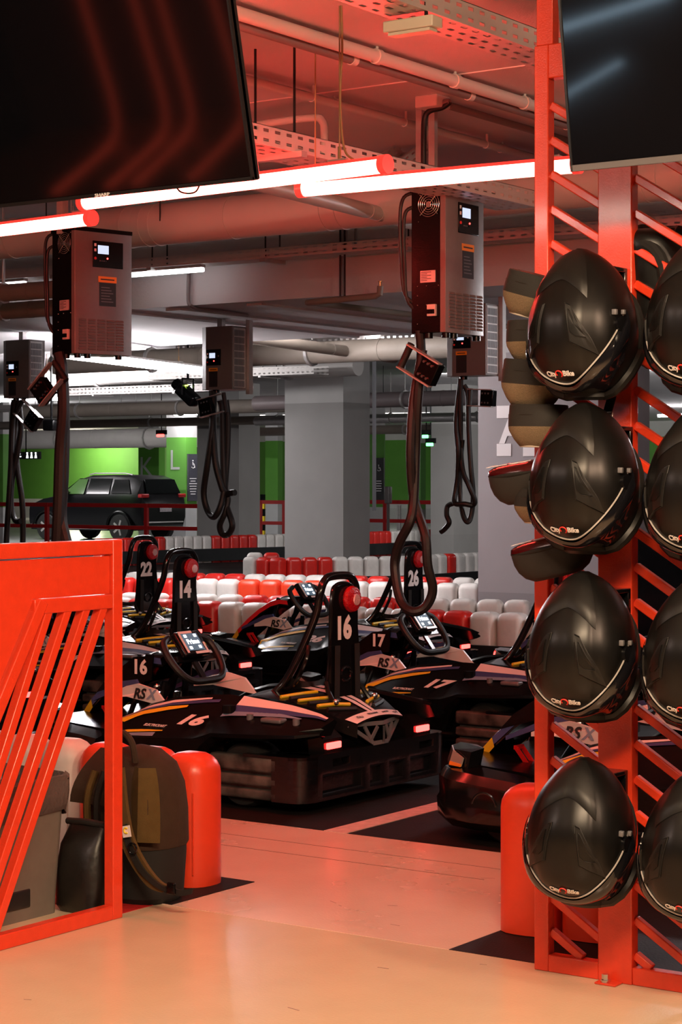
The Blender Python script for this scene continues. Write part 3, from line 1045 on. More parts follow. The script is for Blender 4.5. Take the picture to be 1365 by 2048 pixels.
part('tail_lamp', MB().rbox((x0 + 3.27, -0.60, 0.95), (0.12, 0.24, 0.08), 0.02), LAMPRED, t)
part('tail_lamp', MB().rbox((x0 + 3.27, 0.60, 0.95), (0.12, 0.24, 0.08), 0.02), LAMPRED, t)
part('bumper_reflector', MB().box((x0 + 3.33, -0.58, 0.42), (0.03, 0.16, 0.03)), LAMPRED, t)
np_ = part('number_plate', MB().rbox((x0 + 3.365, 0.0, 0.66), (0.012, 0.38, 0.09), 0.004), mat('grey_plate', (0.55, 0.5, 0.52), 0.5, var=0.5, vscale=60), t)
part('bumper_trim', MB().rbox((x0 + 3.33, 0, 0.40), (0.05, 1.2, 0.03), 0.01), GALV, t)
part('sill', MB().rbox((x0 + 1.68, -0.715, 0.27), (1.4, 0.05, 0.05), 0.015), GALV, t)

# red railings
def railing(pxs, Y, posts, label, ztop, zlow, hgt):
    xa, xb = on_y(pxs[0], 1000, Y).x, on_y(pxs[1], 1000, Y).x
    t = thing('railing', label, 'railing', ((xa + xb) / 2, Y, 0))
    rm = mat('dark_red_railing_paint', (0.45, 0.012, 0.012), 0.4)
    part('top_rail', MB().bx(xa, xb, Y - 0.02, Y + 0.02, ztop - 0.04, ztop + 0.035), rm, t, world=True)
    part('lower_rail', MB().bx(xa, xb, Y - 0.02, Y + 0.02, zlow - 0.035, zlow + 0.035), rm, t, world=True)
    for p_ in posts:
        xp = on_y(p_, 1000, Y).x
        part('post', MB().bx(xp - 0.035, xp + 0.035, Y - 0.03, Y + 0.03, 0, ztop + 0.035), rm, t, world=True)
    return t


RY = pz(293, 1000, 36.0).y
railing((-120, 396), RY, (94, 293), 'red railing in front of the parked car', on_y(200, 1010, RY).z, on_y(200, 1054, RY).z, 1)
RY2 = pz(540, 1000, 41.0).y
railing((518, 572), RY2, (521, 569), 'short red railing between the left and central columns', on_y(540, 1004, RY2).z, on_y(540, 1046, RY2).z, 1)
RY3 = pz(800, 1000, 38.0).y
railing((738, 864), RY3, (771,), 'red railing right of the central column', on_y(800, 1004, RY3).z, on_y(800, 1042, RY3).z, 1)
# ticket post and steel bollard behind it
p_ = pz(777, 990, 37.5)
solo('ticket_box', MB().rbox((p_.x, p_.y, p_.z), (0.11, 0.12, 0.32), 0.02).bx(p_.x - 0.02, p_.x + 0.02, p_.y - 0.02, p_.y + 0.02, 0, p_.z), GREYP, 'grey box on the red railing post right of the central column', 'box')
p_ = pz(799, 1055, 40.5)
solo('bollard', MB().cyl((p_.x, p_.y, 0), (p_.x, p_.y, 0.75), 0.05, 14).cyl((p_.x, p_.y, .75), (p_.x, p_.y, 0.77), 0.055, 14), GALV, 'steel bollard behind the railing right of the central column', 'bollard')
p_ = pz(526, 1040, 44)
pm = MB()
for k in range(6):
    pm.mi = k % 2
    pm.bx(p_.x - 0.05, p_.x + 0.05, p_.y - 0.03, p_.y + 0.03, k * 0.16, (k + 1) * 0.16)
solo('corner_guard', pm, [YEL, BLACKP], 'yellow and black corner guard between the left and central columns', 'guard', smooth=False)

# ------------------------------------------------------------------ barrier blocks
def block_mesh(w, d, h, kv=0.28, kt=0.33):
    b = MB()
    b.box((0, 0, h / 2), (w, d, h))
    vert = [e for e in b.bm.edges if abs(e.verts[0].co.z - e.verts[1].co.z) > 0.1]
    bmesh.ops.bevel(b.bm, geom=vert, offset=min(w, d) * kv, segments=4, affect='EDGES', profile=0.5)
    tops = [e for e in b.bm.edges if all(v.co.z > h - 1e-4 for v in e.verts) and len(e.link_faces) == 2 and any(abs(fc.normal.z) < 0.5 for fc in e.link_faces)]
    bmesh.ops.bevel(b.bm, geom=tops, offset=min(w, d) * kt, segments=5, affect='EDGES', profile=0.5)
    return b.mesh('barrier_block', BLK_W, ang=60)


BW = block_mesh(0.19, 0.16, 0.42)
BR_ = BW.copy()
BR_.materials.clear()
BR_.materials.append(BLK_R)
BO_ = BW.copy()
BO_.materials.clear()
BO_.materials.append(BLK_O)
SLIM = {}
for k_, m_ in (('w', BLK_W), ('r', BLK_R), ('o', BLK_O)):
    SLIM[k_] = block_mesh(0.166, 0.15, 0.42)
    SLIM[k_].materials.clear()
    SLIM[k_].materials.append(m_)
COLN = {'w': 'white', 'r': 'red', 'o': 'red'}


def block_row(path, pattern, where, group, pitch=0.2, start=0.0, off=0.0, maxn=200):
    """blocks along a floor polyline; pattern = colour string, repeated"""
    pts = [Vector((p[0], p[1], 0)) for p in path]
    seg = [(a, b, (b - a).length) for a, b in zip(pts, pts[1:])]
    tot = sum(s[2] for s in seg)
    s = start
    i = 0
    out = []
    while s < tot and i < maxn:
        q = s
        for a, b, L in seg:
            if q <= L:
                d = (b - a).normalized()
                p = a + d * q
                break
            q -= L
        c = pattern[i % len(pattern)]
        nrm = Vector((d.y, -d.x, 0))
        o = bpy.data.objects.new('barrier_block', (SLIM if pitch < 0.19 else {'w': BW, 'r': BR_, 'o': BO_})[c])
        COL.objects.link(o)
        o.location = p + nrm * off
        o.rotation_euler = (0, 0, atan2(d.y, d.x))
        o['label'] = f'{COLN[c]} plastic barrier block {where}'
        o['category'] = 'barrier block'
        o['group'] = f'{COLN[c]} {group}'
        out.append(o)
        s += pitch
        i += 1
    return out


def fl(px_, py_, z=0.42):
    p = on_z(px_, py_, z)
    return (p.x, p.y)


def ext(pa, pb, k):
    return (pa[0] + (pa[0] - pb[0]) * k, pa[1] + (pa[1] - pb[1]) * k)


# nearest barrier: two ranks
b1a, b1b = fl(469, 1203.7), fl(983, 1223.5)
block_row([ext(b1a, b1b, 0.5), ext(b1b, b1a, 0.22)], 'wrrrrwwwwwwwwrrwww', 'in the front rank of the nearest track barrier', 'blocks in the front rank of the nearest barrier', pitch=0.203)
b1c, b1d = fl(469, 1189), fl(897, 1197)
block_row([ext(b1c, b1d, 0.5), ext(b1d, b1c, 0.35)], 'wwrwwrrrrrrrwwww', 'in the back rank of the nearest track barrier', 'blocks in the back rank of the nearest barrier', pitch=0.203)
# second barrier
b2a, b2b = fl(437, 1157.6), fl(919, 1166)
block_row([ext(b2a, b2b, 0.5), ext(b2b, b2a, 0.1)], 'wrrrwwwoooowwwwwww', 'in the front rank of the second track barrier', 'blocks in the front rank of the second barrier', pitch=0.2)
b2c, b2d = fl(515, 1148), fl(937, 1155)
block_row([ext(b2c, b2d, 0.8), ext(b2d, b2c, 0.1)], 'wwwwwrrrwwwwwrrrrrww', 'in the back rank of the second track barrier', 'blocks in the back rank of the second barrier', pitch=0.2)
# third barrier, rounding a bend in front of the central column
P3 = [fl(503, 1113.5), fl(560, 1115), fl(700, 1113), fl(800, 1112), fl(880, 1108), fl(960, 1104)]
block_row(P3, 'wrrrrrwwwwwwwwwrwww', 'of the third barrier in front of the central column', 'blocks of the third barrier', pitch=0.185)
P3b = [fl(510, 1105), fl(565, 1105)]
block_row(P3b, 'wrr', 'in the hidden back rank of the third barrier', 'blocks in the back rank of the third barrier', pitch=0.2)
# farthest barrier
P4 = [fl(200, 1077), fl(330, 1073), fl(560, 1068), fl(740, 1063), fl(962, 1055)]
block_row(P4, 'rrrrrrrrwwwwwrrrrrwwwwwwwwwwwwwwrrrrwwwwwrrrrrrwwwww', 'in the farthest barrier before the car park', 'blocks of the farthest barrier', pitch=0.175)


def belt(path, label, z0, z1, off):
    pts = [Vector((p[0], p[1], 0)) for p in path]
    b = MB()
    lo, hi = [], []
    rows = [[], [], [], []]
    for i, p in enumerate(pts):
        d = (pts[min(i + 1, len(pts) - 1)] - pts[max(i - 1, 0)]).normalized()
        n = Vector((d.y, -d.x, 0))
        rows[0].append(p + n * off + Vector((0, 0, z0)))
        rows[1].append(p + n * off + Vector((0, 0, z1)))
        rows[2].append(p + n * (off - 0.03) + Vector((0, 0, z1)))
        rows[3].append(p + n * (off - 0.03) + Vector((0, 0, z0)))
    b.grid(rows, cu=True)
    return solo('barrier_belt', b, BELT, label, 'barrier belt', smooth=False)


belt(P4, 'black rubber belt along the farthest barrier', 0.03, 0.22, 0.13)
belt(P3, 'black rubber belt along the third barrier', 0.0, 0.2, 0.13)
belt([ext(b1a, b1b, 0.5), ext(b1b, b1a, 0.22)], 'black rubber belt along the nearest barrier', 0.0, 0.205, 0.13)
belt([ext(b2a, b2b, 0.5), ext(b2b, b2a, 0.1)], 'black rubber belt along the second barrier', 0.0, 0.16, 0.13)

# ------------------------------------------------------------------ helmet rack frame (right)
YF = 4.624
xL = on_z(1069, 1939, 0).x
xWa, xWb = on_y(1197, 1900, YF).x, on_y(1265, 1900, YF).x
XR = -1.62
TOP = 2.447
DEP = 0.036
rack = thing('helmet_rack', 'tall red steel rack with slanted bars carrying the helmets', 'rack', ((xL + XR) / 2, YF, 0))
PW = 0.042
part('post', MB().bx(xL, xL + PW, YF, YF + DEP, 0.0, TOP), RED, rack, world=True, bevel=0.003)
part('wide_post', MB().bx(xWa, xWb, YF - 0.002, YF + DEP, 0.0, TOP), RED, rack, world=True, bevel=0.003, label='broad centre post')
part('post', MB().bx(XR - PW, XR, YF, YF + DEP, 0.0, TOP), RED, rack, world=True, bevel=0.003)
for (xa, xb) in ((xL + PW, xWa), (xWb, XR - PW)):
    part('bottom_rail', MB().bx(xa, xb, YF, YF + DEP, 0.0, 0.045), RED, rack, world=True, bevel=0.003)
    part('top_rail', MB().bx(xa, xb, YF, YF + DEP, TOP - 0.09, TOP), RED, rack, world=True, bevel=0.003)
part('head_post', MB().bx(xL + 0.006, xL + 0.055, YF + 0.002, YF + DEP, TOP, CEIL), RED, rack, world=True, bevel=0.002, label='square post rising to the ceiling')
slope = 0.63
pitch = 0.0910
SB = 0.022
zref = on_y(1107, 346, YF).z
zs = zref
while zs > -0.25:
    zs -= pitch
for bay, (xa, xb) in enumerate(((xL + PW, xWa), (xWb, XR - PW))):
    z0_ = zs - (0.03 if bay else 0)
    k = 0
    while True:
        za = z0_ + k * pitch
        k += 1
        if za > TOP - 0.09:
            break
        p0, p1 = Vector((xa, YF + DEP / 2 + 0.004, za)), Vector((xb, YF + DEP / 2 + 0.004, za - slope * (xb - xa)))
        if p0.z < 0.05:
            continue
        if p1.z < 0.045:
            t_ = (p0.z - 0.045) / (p0.z - p1.z)
            p1 = p0 + (p1 - p0) * t_
        part('slanted_bar', MB().bar(p0, p1, SB, SB), RED, rack, world=True, bevel=0.003)
ft = MB()
pf = on_z(1211, 1968, 0.004)
ft.bx(pf.x - 0.03, pf.x + 0.03, YF - 0.045, YF, 0.0, 0.006)
part('foot_plate', ft, RED, rack, world=True, bevel=0.002)
part('floor_bolt', MB().cyl((pf.x - 0.006, YF - 0.028, 0.006), (pf.x - 0.006, YF - 0.028, 0.012), 0.014, 12).cyl((pf.x - 0.006, YF - 0.028, 0.012), (pf.x - 0.006, YF - 0.028, 0.026), 0.010, 6), CHROME, rack, world=True, label='bright steel floor bolt')
for (px_, py_) in ((1225, 541), (1236, 858), (1232, 1181), (1226, 1545), (1480, 541), (1480, 860), (1480, 1185), (1480, 1560)):
    p_ = on_y(px_, py_, YF - 0.03)
    h_ = MB()
    h_.bx(p_.x - 0.035, p_.x + 0.03, YF - 0.10, YF - 0.002, p_.z - 0.006, p_.z + 0.006)
    h_.bx(p_.x - 0.02, p_.x + 0.03, YF - 0.016, YF - 0.002, p_.z - 0.06, p_.z)
    part('helmet_hook', h_, BLACKM, rack, world=True, bevel=0.002, label='black helmet hook')

# ------------------------------------------------------------------ red divider panel (left)
XP = -3.899
PD = 0.036
def pp(px_, py_):
    p = on_x(px_, py_, XP)
    return (p.y, p.z)


dv = thing('divider_panel', 'waist-high red steel divider with slanted slats at the left', 'divider', (XP, 4.1, 0))
YE = 4.476
YS = 3.55
part('end_post', MB().bx(XP - PD, XP, YE - 0.043, YE, 0, 1.121), RED, dv, world=True, bevel=0.003)
part('top_rail', MB().bx(XP - PD, XP, YS, YE - 0.043, 1.078, 1.121), RED, dv, world=True, bevel=0.003)
part('bottom_rail', MB().bx(XP - PD, XP, YS, YE - 0.043, 0, 0.042), RED, dv, world=True, bevel=0.003)
part('start_post', MB().bx(XP - PD, XP, YS - 0.04, YS, 0, 1.121), RED, dv, world=True, bevel=0.003)
# sheet behind the rails (recessed)
def yz(l, x):
    return [Vector((x, a, b)) for a, b in l]


A = pp(75, 1201)
Bp = pp(230, 1190)
C_ = pp(0, 1385)
cut = []
# line continues to YS
sl = (A[1] - C_[1]) / (A[0] - C_[0])
zS = A[1] + sl * (YS - A[0])
if zS < 0.042:
    yb_ = A[0] + (0.042 - A[1]) / sl
    cut = [(YS, 1.074), (YE - 0.047, 1.074), (YE - 0.047, Bp[1] + 0.004), (A[0] - 0.003, A[1] + 0.004), (yb_, 0.042), (YS, 0.042)]
else:
    cut = [(YS, 1.074), (YE - 0.047, 1.074), (YE - 0.047, Bp[1] + 0.004), (A[0] - 0.003, A[1] + 0.004), (YS, zS + 0.004)]
part('sheet', MB().prism(yz(cut, XP - 0.012), (-0.004, 0, 0)), RED, dv, world=True, smooth=False)
# inner frame rail below the sheet and along its slant
part('inner_rail', MB().bar((XP - PD / 2, A[0] - 0.01, A[1] - 0.018), (XP - PD / 2, YE - 0.043, Bp[1] - 0.018), PD, 0.042), RED, dv, world=True, bevel=0.003)
dy = (YS + 0.03) - A[0]
n_ = Vector((0, -sl, 1)).normalized()
e0_ = Vector((XP - PD / 2, A[0] + 0.01, A[1] + sl * 0.01 - 0.0))
zend = A[1] + sl * dy
yend = YS + 0.03
if zend < 0.04:
    zend = 0.04
    yend = A[0] + (0.04 - A[1]) / sl
part('inner_rail', MB().bar(e0_ + Vector((0, 0.016, -0.02)), Vector((XP - PD / 2, yend + 0.016, zend - 0.02)), PD, 0.042, up=(1, 0, 0)), RED, dv, world=True, bevel=0.003)
zt_ = pp(150, 1224)[1] + 0.004
for (pa, pb) in (((103, 1225), (16, 1500)), ((141, 1224), (49, 1500)), ((178, 1222), (85, 1500)), ((212, 1221), (118, 1500))):
    a_, b_ = pp(*pa), pp(*pb)
    s_ = (a_[1] - b_[1]) / (a_[0] - b_[0])
    yz0 = a_[0] + (0.03 - a_[1]) / s_
    ze = 0.03
    if yz0 < YS - 0.02:
        yz0 = YS - 0.02
        ze = a_[1] + s_ * (yz0 - a_[0])
    part('slat', MB().bar((XP - 0.018, a_[0], a_[1] + 0.01), (XP - 0.018, yz0, ze), 0.028, 0.030, up=(1, 0, 0)), RED, dv, world=True, bevel=0.003)

# ------------------------------------------------------------------ wall screens
def tv(label, corner_px, Y, left, w, h, logo, tilt, rim):
    """corner_px = visible bottom corner; screen faces -Y, leaning forward"""
    c = on_y(*corner_px, Y)
    Rx = Matrix.Rotation(tilt, 4, 'X')          # local: x right, z up, -y to the viewer
    t = thing('television', label, 'screen', M=Matrix.Translation(c) @ Rx)
    xa, xb = (-w, 0) if left else (0, w)
    part('case', MB().bx(xa, xb, 0.004, 0.035, 0, h), TVB, t, bevel=0.004)
    part('rear_box', MB().bx(xa + w * .25, xb - w * .25, 0.035, 0.075, h * .1, h * .6), TVB, t, bevel=0.01)
    part('screen_glass', MB().bx(xa + 0.006, xb - 0.006, 0.0, 0.004, rim + 0.002, h - 0.006), TVG, t)
    b = MB()
    b.bx(xa, xb, -0.003, 0.005, 0, rim)
    part('lower_bezel', b, TVB if not logo[3] else TVRIM, t, bevel=0.001)
    s = MB()
    for (x0_, x1_, z0_, z1_) in ((xa, xa + 0.006, 0, h), (xb - 0.006, xb, 0, h), (xa, xb, h - 0.006, h)):
        s.bx(x0_, x1_, -0.003, 0.02, z0_, z1_)
    part('bezel', s, TVB, t)
    if logo[0]:
        lx_ = on_y(*logo[1], Y).x - c.x
        letters('logo', logo[0], logo[2], (lx_, -0.0045, rim * 0.5), (1, 0, 0), (0, 0, 1), WHITEP, t, bold=0.0004, wx=1.5)
    part('ceiling_pole', MB().cyl((( xa + xb) / 2, 0.09, h * .35), ((xa + xb) / 2, 0.09 + 0.0, h + 0.25), 0.02, 12), BLACKM, t)
    return t


TVY = 4.42
tv('black television hanging at the upper left, leaning forward', (507, 361), TVY, True, 1.25, 0.72, ('SHARP', (207, 392), 0.013, False), radians(13), 0.011)
tv('television with a grey lower rim hanging at the upper right', (1143, 344), 4.30, False, 1.25, 0.72, ('', (1160, 335), 0.004, True), radians(9), 0.016)
# drooping cable under the left screen
p_ = [on_y(355, 377, TVY + 0.04), on_y(362, 384, TVY + 0.04), on_y(378, 387, TVY + .04), on_y(392, 383, TVY + .04), on_y(399, 371, TVY + .04)]
pipe('cable', smooth_path(p_, 5), 0.0025, BLACKR, 'short black cable looping under the left screen', cat='cable')

# ------------------------------------------------------------------ chargers
def front_controls(t, fx, w, zc, k=1.0, ori=None):
    """control panel, display, keys and label on a face; ori(u, v, d) -> local point"""
    def bx(u0, u1, v0, v1, d0, d1):
        m_ = MB()
        P0, P1 = Vector(ori(u0, v0, d0)), Vector(ori(u1, v1, d1))
        m_.bx(min(P0.x, P1.x), max(P0.x, P1.x), min(P0.y, P1.y), max(P0.y, P1.y), P0.z, P1.z)
        return m_
    return bx


def charger_big(loc, rz, label, W=0.314, D=0.178, H=0.615):
    """tall unit; local +X is the grey front, local -Y the black fan side, top at z=0, hangs down"""
    t = thing('charger', label, 'charger', M=Matrix.Translation(loc) @ Matrix.Rotation(rz, 4, 'Z'))
    # origin: front-left bottom corner (the edge nearest the viewer); body towards -x (depth) and +y (width)
    ch = MB()
    ch.bx(-D, -0.022, 0.004, W - 0.004, 0.0, H)
    part('chassis', ch, BLACKP, t, bevel=0.004)
    fr = MB()
    prof = [(-0.03, 0, 0), (0.0, 0, 0), (0.0, W * 0.0 + 0.0, 0)]
    fr.prism([(-0.030, 0, 0), (-0.004, 0, 0), (0.0, 0.008, 0), (0.0, W - 0.008, 0), (-0.004, W, 0), (-0.030, W, 0)], (0, 0, H - 0.012))
    part('front_cover', fr, GREYP, t, bevel=0.001)
    part('top_cap', MB().bx(-D - 0.004, 0.002, -0.002, W + 0.002, H - 0.012, H + 0.008), BLACKP, t, bevel=0.003)
    y0, y1 = W * 0.30, W * 0.83
    cp_ = part('control_panel', MB().bx(0.0, 0.005, y0, y1, H - 0.185, H - 0.055), BLACKP, t, bevel=0.002)
    part('display', MB().bx(0.005, 0.0065, y0 + 0.030, y0 + 0.095, H - 0.118, H - 0.076), SCREEN, cp_)
    part('status_led', MB().cyl((0.005, y0 + 0.088, H - 0.139), (0.0075, y0 + 0.088, H - 0.139), 0.004, 8), LEDR, cp_)
    ks = MB()
    for i in range(2):
        ks.bx(0.005, 0.0062, y0 + 0.008, y0 + 0.020, H - 0.082 - i * 0.026, H - 0.068 - i * 0.026)
    part('key', ks, WHITEP, cp_)
    bt = MB()
    bt.cyl((0.005, y0 + 0.014, H - 0.142), (0.008, y0 + 0.014, H - 0.142), 0.007, 10)
    part('stop_button', bt, REDL, cp_)
    for i in range(5):
        part('key', MB().bx(0.005, 0.006, y0 + 0.04 + i * 0.012 - (0.012 if i > 3 else 0), y0 + 0.046 + i * 0.012 - (0.012 if i > 3 else 0), H - 0.155, H - 0.15), GREYD, cp_)
    lb = part('warning_label', MB().bx(0.0, 0.0012, W * 0.42, W * 0.71, H - 0.375, H - 0.235), SIGNB, t)
    part('label_header', MB().bx(0.0012, 0.002, W * 0.40, W * 0.72, H - 0.258, H - 0.228), ORANGE, lb)
    ln = MB()
    for i in range(6):
        ln.bx(0.0012, 0.0017, W * 0.45, W * (0.60 + 0.03 * (i % 3)), H - 0.285 - i * 0.014, H - 0.281 - i * 0.014)
    part('text_lines', ln, GREYD, lb)
    part('text_lines', MB().bx(0.002, 0.0026, W * 0.44, W * 0.68, H - 0.246, H - 0.240), SIGNB, lb)
    # louvres: five columns of pressed slots
    lv = MB()
    for c in range(5):
        for r in range(11):
            ya, yb = 0.022 + c * 0.057, 0.022 + c * 0.057 + 0.044
            zz = 0.02 + r * 0.0142
            lv.prism([(0.0, ya, zz), (0.006, ya, zz + 0.001), (0.0, ya, zz + 0.011)], (0, yb - ya, 0))
    part('vent_louvres', lv, GREYP, t, smooth=False)
    # side: fan, plate, breaker
    fg = MB()
    cx_, cz_ = -0.085, H - 0.07
    for r_ in (0.012, 0.022, 0.032, 0.042, 0.052):
        fg.tube(arc((cx_, -0.004, cz_), r_, 0, 2 * pi * 23 / 24, 23, (1, 0, 0), (0, 0, 1)), 0.0015, 6, closed=True)
    for a in (0.8, 0.8 + pi / 2):
        fg.tube([(cx_ + 0.062 * cos(a), -0.004, cz_ + 0.062 * sin(a)), (cx_ - 0.062 * cos(a), -0.004, cz_ - 0.062 * sin(a))], 0.002, 6)
    fg.cyl((cx_, -0.007, cz_), (cx_, 0.0, cz_), 0.012, 12)
    part('fan_grille', fg, CHROME, t)
    rp = part('rating_plate', MB().bx(-0.13, -0.055, 0.0, 0.0045, 0.215, 0.265), mat('pale_plate', (0.62, 0.56, 0.54), 0.4, 0.3), t)
    ln = MB()
    for i in range(6):
        ln.bx(-0.126, -0.095 + 0.02 * (i % 2), -0.0006, 0.0, 0.222 + i * 0.007, 0.2245 + i * 0.007)
    part('text_lines', ln, SIGNB, rp)
    sc_ = MB()
    for (x_, z_) in ((-0.145, 0.20), (-0.04, 0.20), (-0.1, 0.2), (-0.145, 0.12), (-0.145, 0.16), (-0.1, 0.12), (-0.145, 0.04), (-0.04, H - 0.02), (-0.14, H - 0.02), (-0.14, H - .14)):
        sc_.ball((x_, 0.003, z_), 0.0028, 6, 4)
    part('screws', sc_, CHROME, t)
    br = part('circuit_breaker', MB().bx(-0.09, -0.048, -0.012, 0.004, 0.07, 0.12), mat('pale_breaker', (0.6, 0.52, 0.48), 0.5), t, bevel=0.002)
    for i in range(3):
        part('toggle', MB().bx(-0.085 + i * 0.0125, -0.076 + i * 0.0125, -0.02, -0.012, 0.08, 0.098), BLACKP, br)
    for (x_, y_) in ((-0.02, 0.03), (-0.02, 0.09), (-0.02, 0.28), (-0.10, 0.02)):
        part('cable_gland', MB().cyl((x_, y_, -0.022), (x_, y_, 0.0), 0.018, 12), BLACKP, t)
    # supply cables on the far edge of the fan side
    for i, (dx, bz, bo) in enumerate(((-D - 0.005, 0.30, 0.05), (-D - 0.002, 0.42, 0.035))):
        pts = smooth_path([(-D + 0.02, 0.02, H - 0.01 - i * 0.06), (dx - bo * 0.6, 0.0, H - 0.03 - i * 0.06), (dx - bo, 0, H - 0.12 - i * .05), (dx - bo * 0.85, 0, 0.3), (dx - bo * 0.5, 0, 0.17 - i * .02), (-D + 0.03, 0.02, 0.12 - i * .03)], 5)
        part('supply_cable', MB().tube(pts, 0.008, 8), BLACKR, t)
    # mounting post and flat strut to the ceiling
    return t, (W, D, H)


def charger_small(loc, label, W=0.285, D=0.17, H=0.43):
    """compact unit; local -Y is the grey front with display, +X the grille side; origin at the near bottom corner"""
    t = thing('charger', label, 'charger', M=Matrix.Translation(loc))
    bd = MB()
    bd.prism([(-W, 0.03, 0), (-W + 0.055, 0, 0), (0, 0, 0), (0, D, 0), (-W, D, 0)], (0, 0, H))
    part('housing', bd, GREYP, t, bevel=0.002, smooth=False)
    y_ = 0.0
    u0, u1 = -W + 0.062, -W + 0.062 + 0.125
    cp_ = part('control_panel', MB().bx(u0, u1, -0.005, 0.0, 0.165, 0.275), BLACKP, t, bevel=0.002)
    part('display', MB().bx(u0 + 0.028, u0 + 0.078, -0.0062, -0.005, 0.215, 0.250), SCREEN, cp_)
    part('status_led', MB().cyl((u0 + 0.068, -0.0075, 0.195), (u0 + 0.068, -0.005, 0.195), 0.004, 8), LEDR, cp_)
    part('key', MB().bx(u0 + 0.006, u0 + 0.018, -0.006, -0.005, 0.238, 0.250).bx(u0 + 0.006, u0 + 0.018, -0.006, -0.005, 0.216, 0.228), WHITEP, cp_)
    part('stop_button', MB().cyl((u0 + 0.011, -0.007, 0.188), (u0 + 0.011, -0.005, 0.188), 0.006, 10), REDL, cp_)
    part('socket', MB().cyl((u0 + 0.107, -0.007, 0.228), (u0 + 0.107, -0.005, 0.228), 0.005, 10), GALV, cp_)
    lb = part('warning_label', MB().bx(u0 + 0.022, u0 + 0.095, -0.0013, 0.0, 0.018, 0.13), SIGNB, t)
    hd_ = part('label_header', MB().bx(u0 + 0.02, u0 + 0.097, -0.002, -0.0013, 0.125, 0.148), ORANGE, lb)
    part('text_lines', MB().bx(u0 + 0.03, u0 + 0.087, -0.0026, -0.002, 0.1335, 0.1385), SIGNB, lb)
    gr = part('side_grille', MB().bx(0, 0.004, 0.012, D - 0.03, 0.012, H - 0.012), GALV, t)
    sl_ = MB()
    for i in range(8):
        for j in range(7):
            z0_ = 0.018 + i * (H - 0.036) / 8
            yy = 0.018 + j * 0.0165
            sl_.bx(0.004, 0.0055, yy, yy + 0.011, z0_, z0_ + (H - 0.036) / 8 - 0.008)
    part('vent_slots', sl_, GREYD, gr, smooth=False)
    part('cable_gland', MB().cyl((-W + 0.10, 0.06, -0.02), (-W + 0.10, 0.06, 0), 0.024, 12), BLACKP, t)
    return t, (W, D, H)


def hose(pts, r, label, group=None, grip=None, loc=None, extra=()):
    pts = [Vector(p) for p in pts]
    mid = sum(pts, Vector()) / len(pts)
    t = thing('charging_cable', label, 'cable', mid, group=group)
    part('hose', MB().tube(smooth_path(pts, 7), r, 10), BLACKR, t, world=True)
    for e in extra:
        part('hose', MB().tube(smooth_path([Vector(p) for p in e], 7), r, 10), BLACKR, t, world=True)
    return t


def px_path(pl, Y0, wob=0.0):
    out = []
    for i, (x, y) in enumerate(pl):
        out.append(on_y(x, y, Y0 + wob * sin(i * 1.7)))
    return out


# right-hand big charger
E3 = pz(893, 664, 8.4)
t, dm = charger_big(E3, 0.0, 'tall grey charger with fan, hanging just left of the helmet rack')
top3 = E3.z + dm[2]
m_ = MB()
m_.bx(E3.x - 0.155 - 0.03, E3.x - 0.155, E3.y + 0.05, E3.y + 0.09, E3.z + 0.2, CEIL)
part('hanging_post', m_, GALV, t, world=True, label='slotted steel post to the ceiling')
m_ = MB().bx(E3.x - 0.12, E3.x - 0.09, E3.y + 0.05, E3.y + 0.075, top3, CEIL)
part('hanging_post', m_, GALV, t, world=True)
# junction box above it
J = on_z(866, 208, CEIL - 0.03)
jt = thing('junction_box', 'pale junction box on the red-lit ceiling above the right charger', 'box', (J.x, J.y, CEIL - 0.05))
part('box', MB().rbox((J.x, J.y, CEIL - 0.025), (0.11, 0.11, 0.05), 0.006), PIPE, jt, world=True)
part('cable_gland', MB().cyl((J.x + 0.055, J.y, CEIL - 0.03), (J.x + 0.085, J.y, CEIL - 0.03), 0.013, 10), GREYC, jt, world=True)
pipe('cable', smooth_path([(J.x + 0.085, J.y, CEIL - .03), on_y(885, 215, J.y), on_y(860, 222, J.y), on_y(850, 238, J.y), on_y(848, 280, J.y), on_y(848, 372, J.y)], 5), 0.012, BLACKR, 'thick black supply cable from the junction box down to the right charger', cat='cable')
CY3 = E3.y + 0.02
hose(px_path([(840, 660), (842, 720), (828, 800), (822, 900), (826, 980), (838, 1030), (852, 1075), (856, 1130), (866, 1180), (850, 1215), (822, 1222), (800, 1195), (790, 1130), (800, 1085), (820, 1045), (828, 1000), (832, 900), (836, 800), (846, 700)], CY3, 0.02), 0.021, 'dark charging cable with a long loop hanging from the right charger')
def connector(label, px0, px1, Y, r=0.03, plate=True):
    a_, b_ = on_y(*px0, Y), on_y(*px1, Y)
    d = (b_ - a_).normalized()
    up = Vector((0, 1, 0)).cross(d)
    L = (b_ - a_).length
    t = thing('charging_plug', label, 'plug', (a_ + b_) / 2)
    bar_ = MB()
    w = L * 0.32
    for sg in (-1, 1):
        bar_.bar(a_ + up * w * sg * 0.9 + Vector((0, -0.02, 0)), b_ + up * w * sg * .9 + Vector((0, -0.02, 0)), 0.035, 0.006, up=up)
    part('side_plate', bar_, GALV, t, world=True, bevel=0.001)
    part('grip', MB().cyl(a_ - up * w, a_ + up * w, 0.016, 12), BLACKR, t, world=True)
    part('contact_block', MB().bar(a_ + d * L * 0.5 + Vector((0, 0.0, 0)), b_, 0.05, w * 1.7, up=up), BLACKP, t, world=True, bevel=0.004)
    bl = MB()
    for q in (0.6, 0.72, 0.84):
        for sg in (-1, 1):
            c = a_ + d * L * q + up * w * 0.5 * sg
            bl.cyl(c + Vector((0, -0.032, 0)), c + Vector((0, -0.02, 0)), 0.006, 8)
    part('bolt', bl, CHROME, t, world=True)
    return t


connector('charging plug with steel side plates clipped to the right charger cable', (812, 712), (876, 752), CY3 - 0.03)

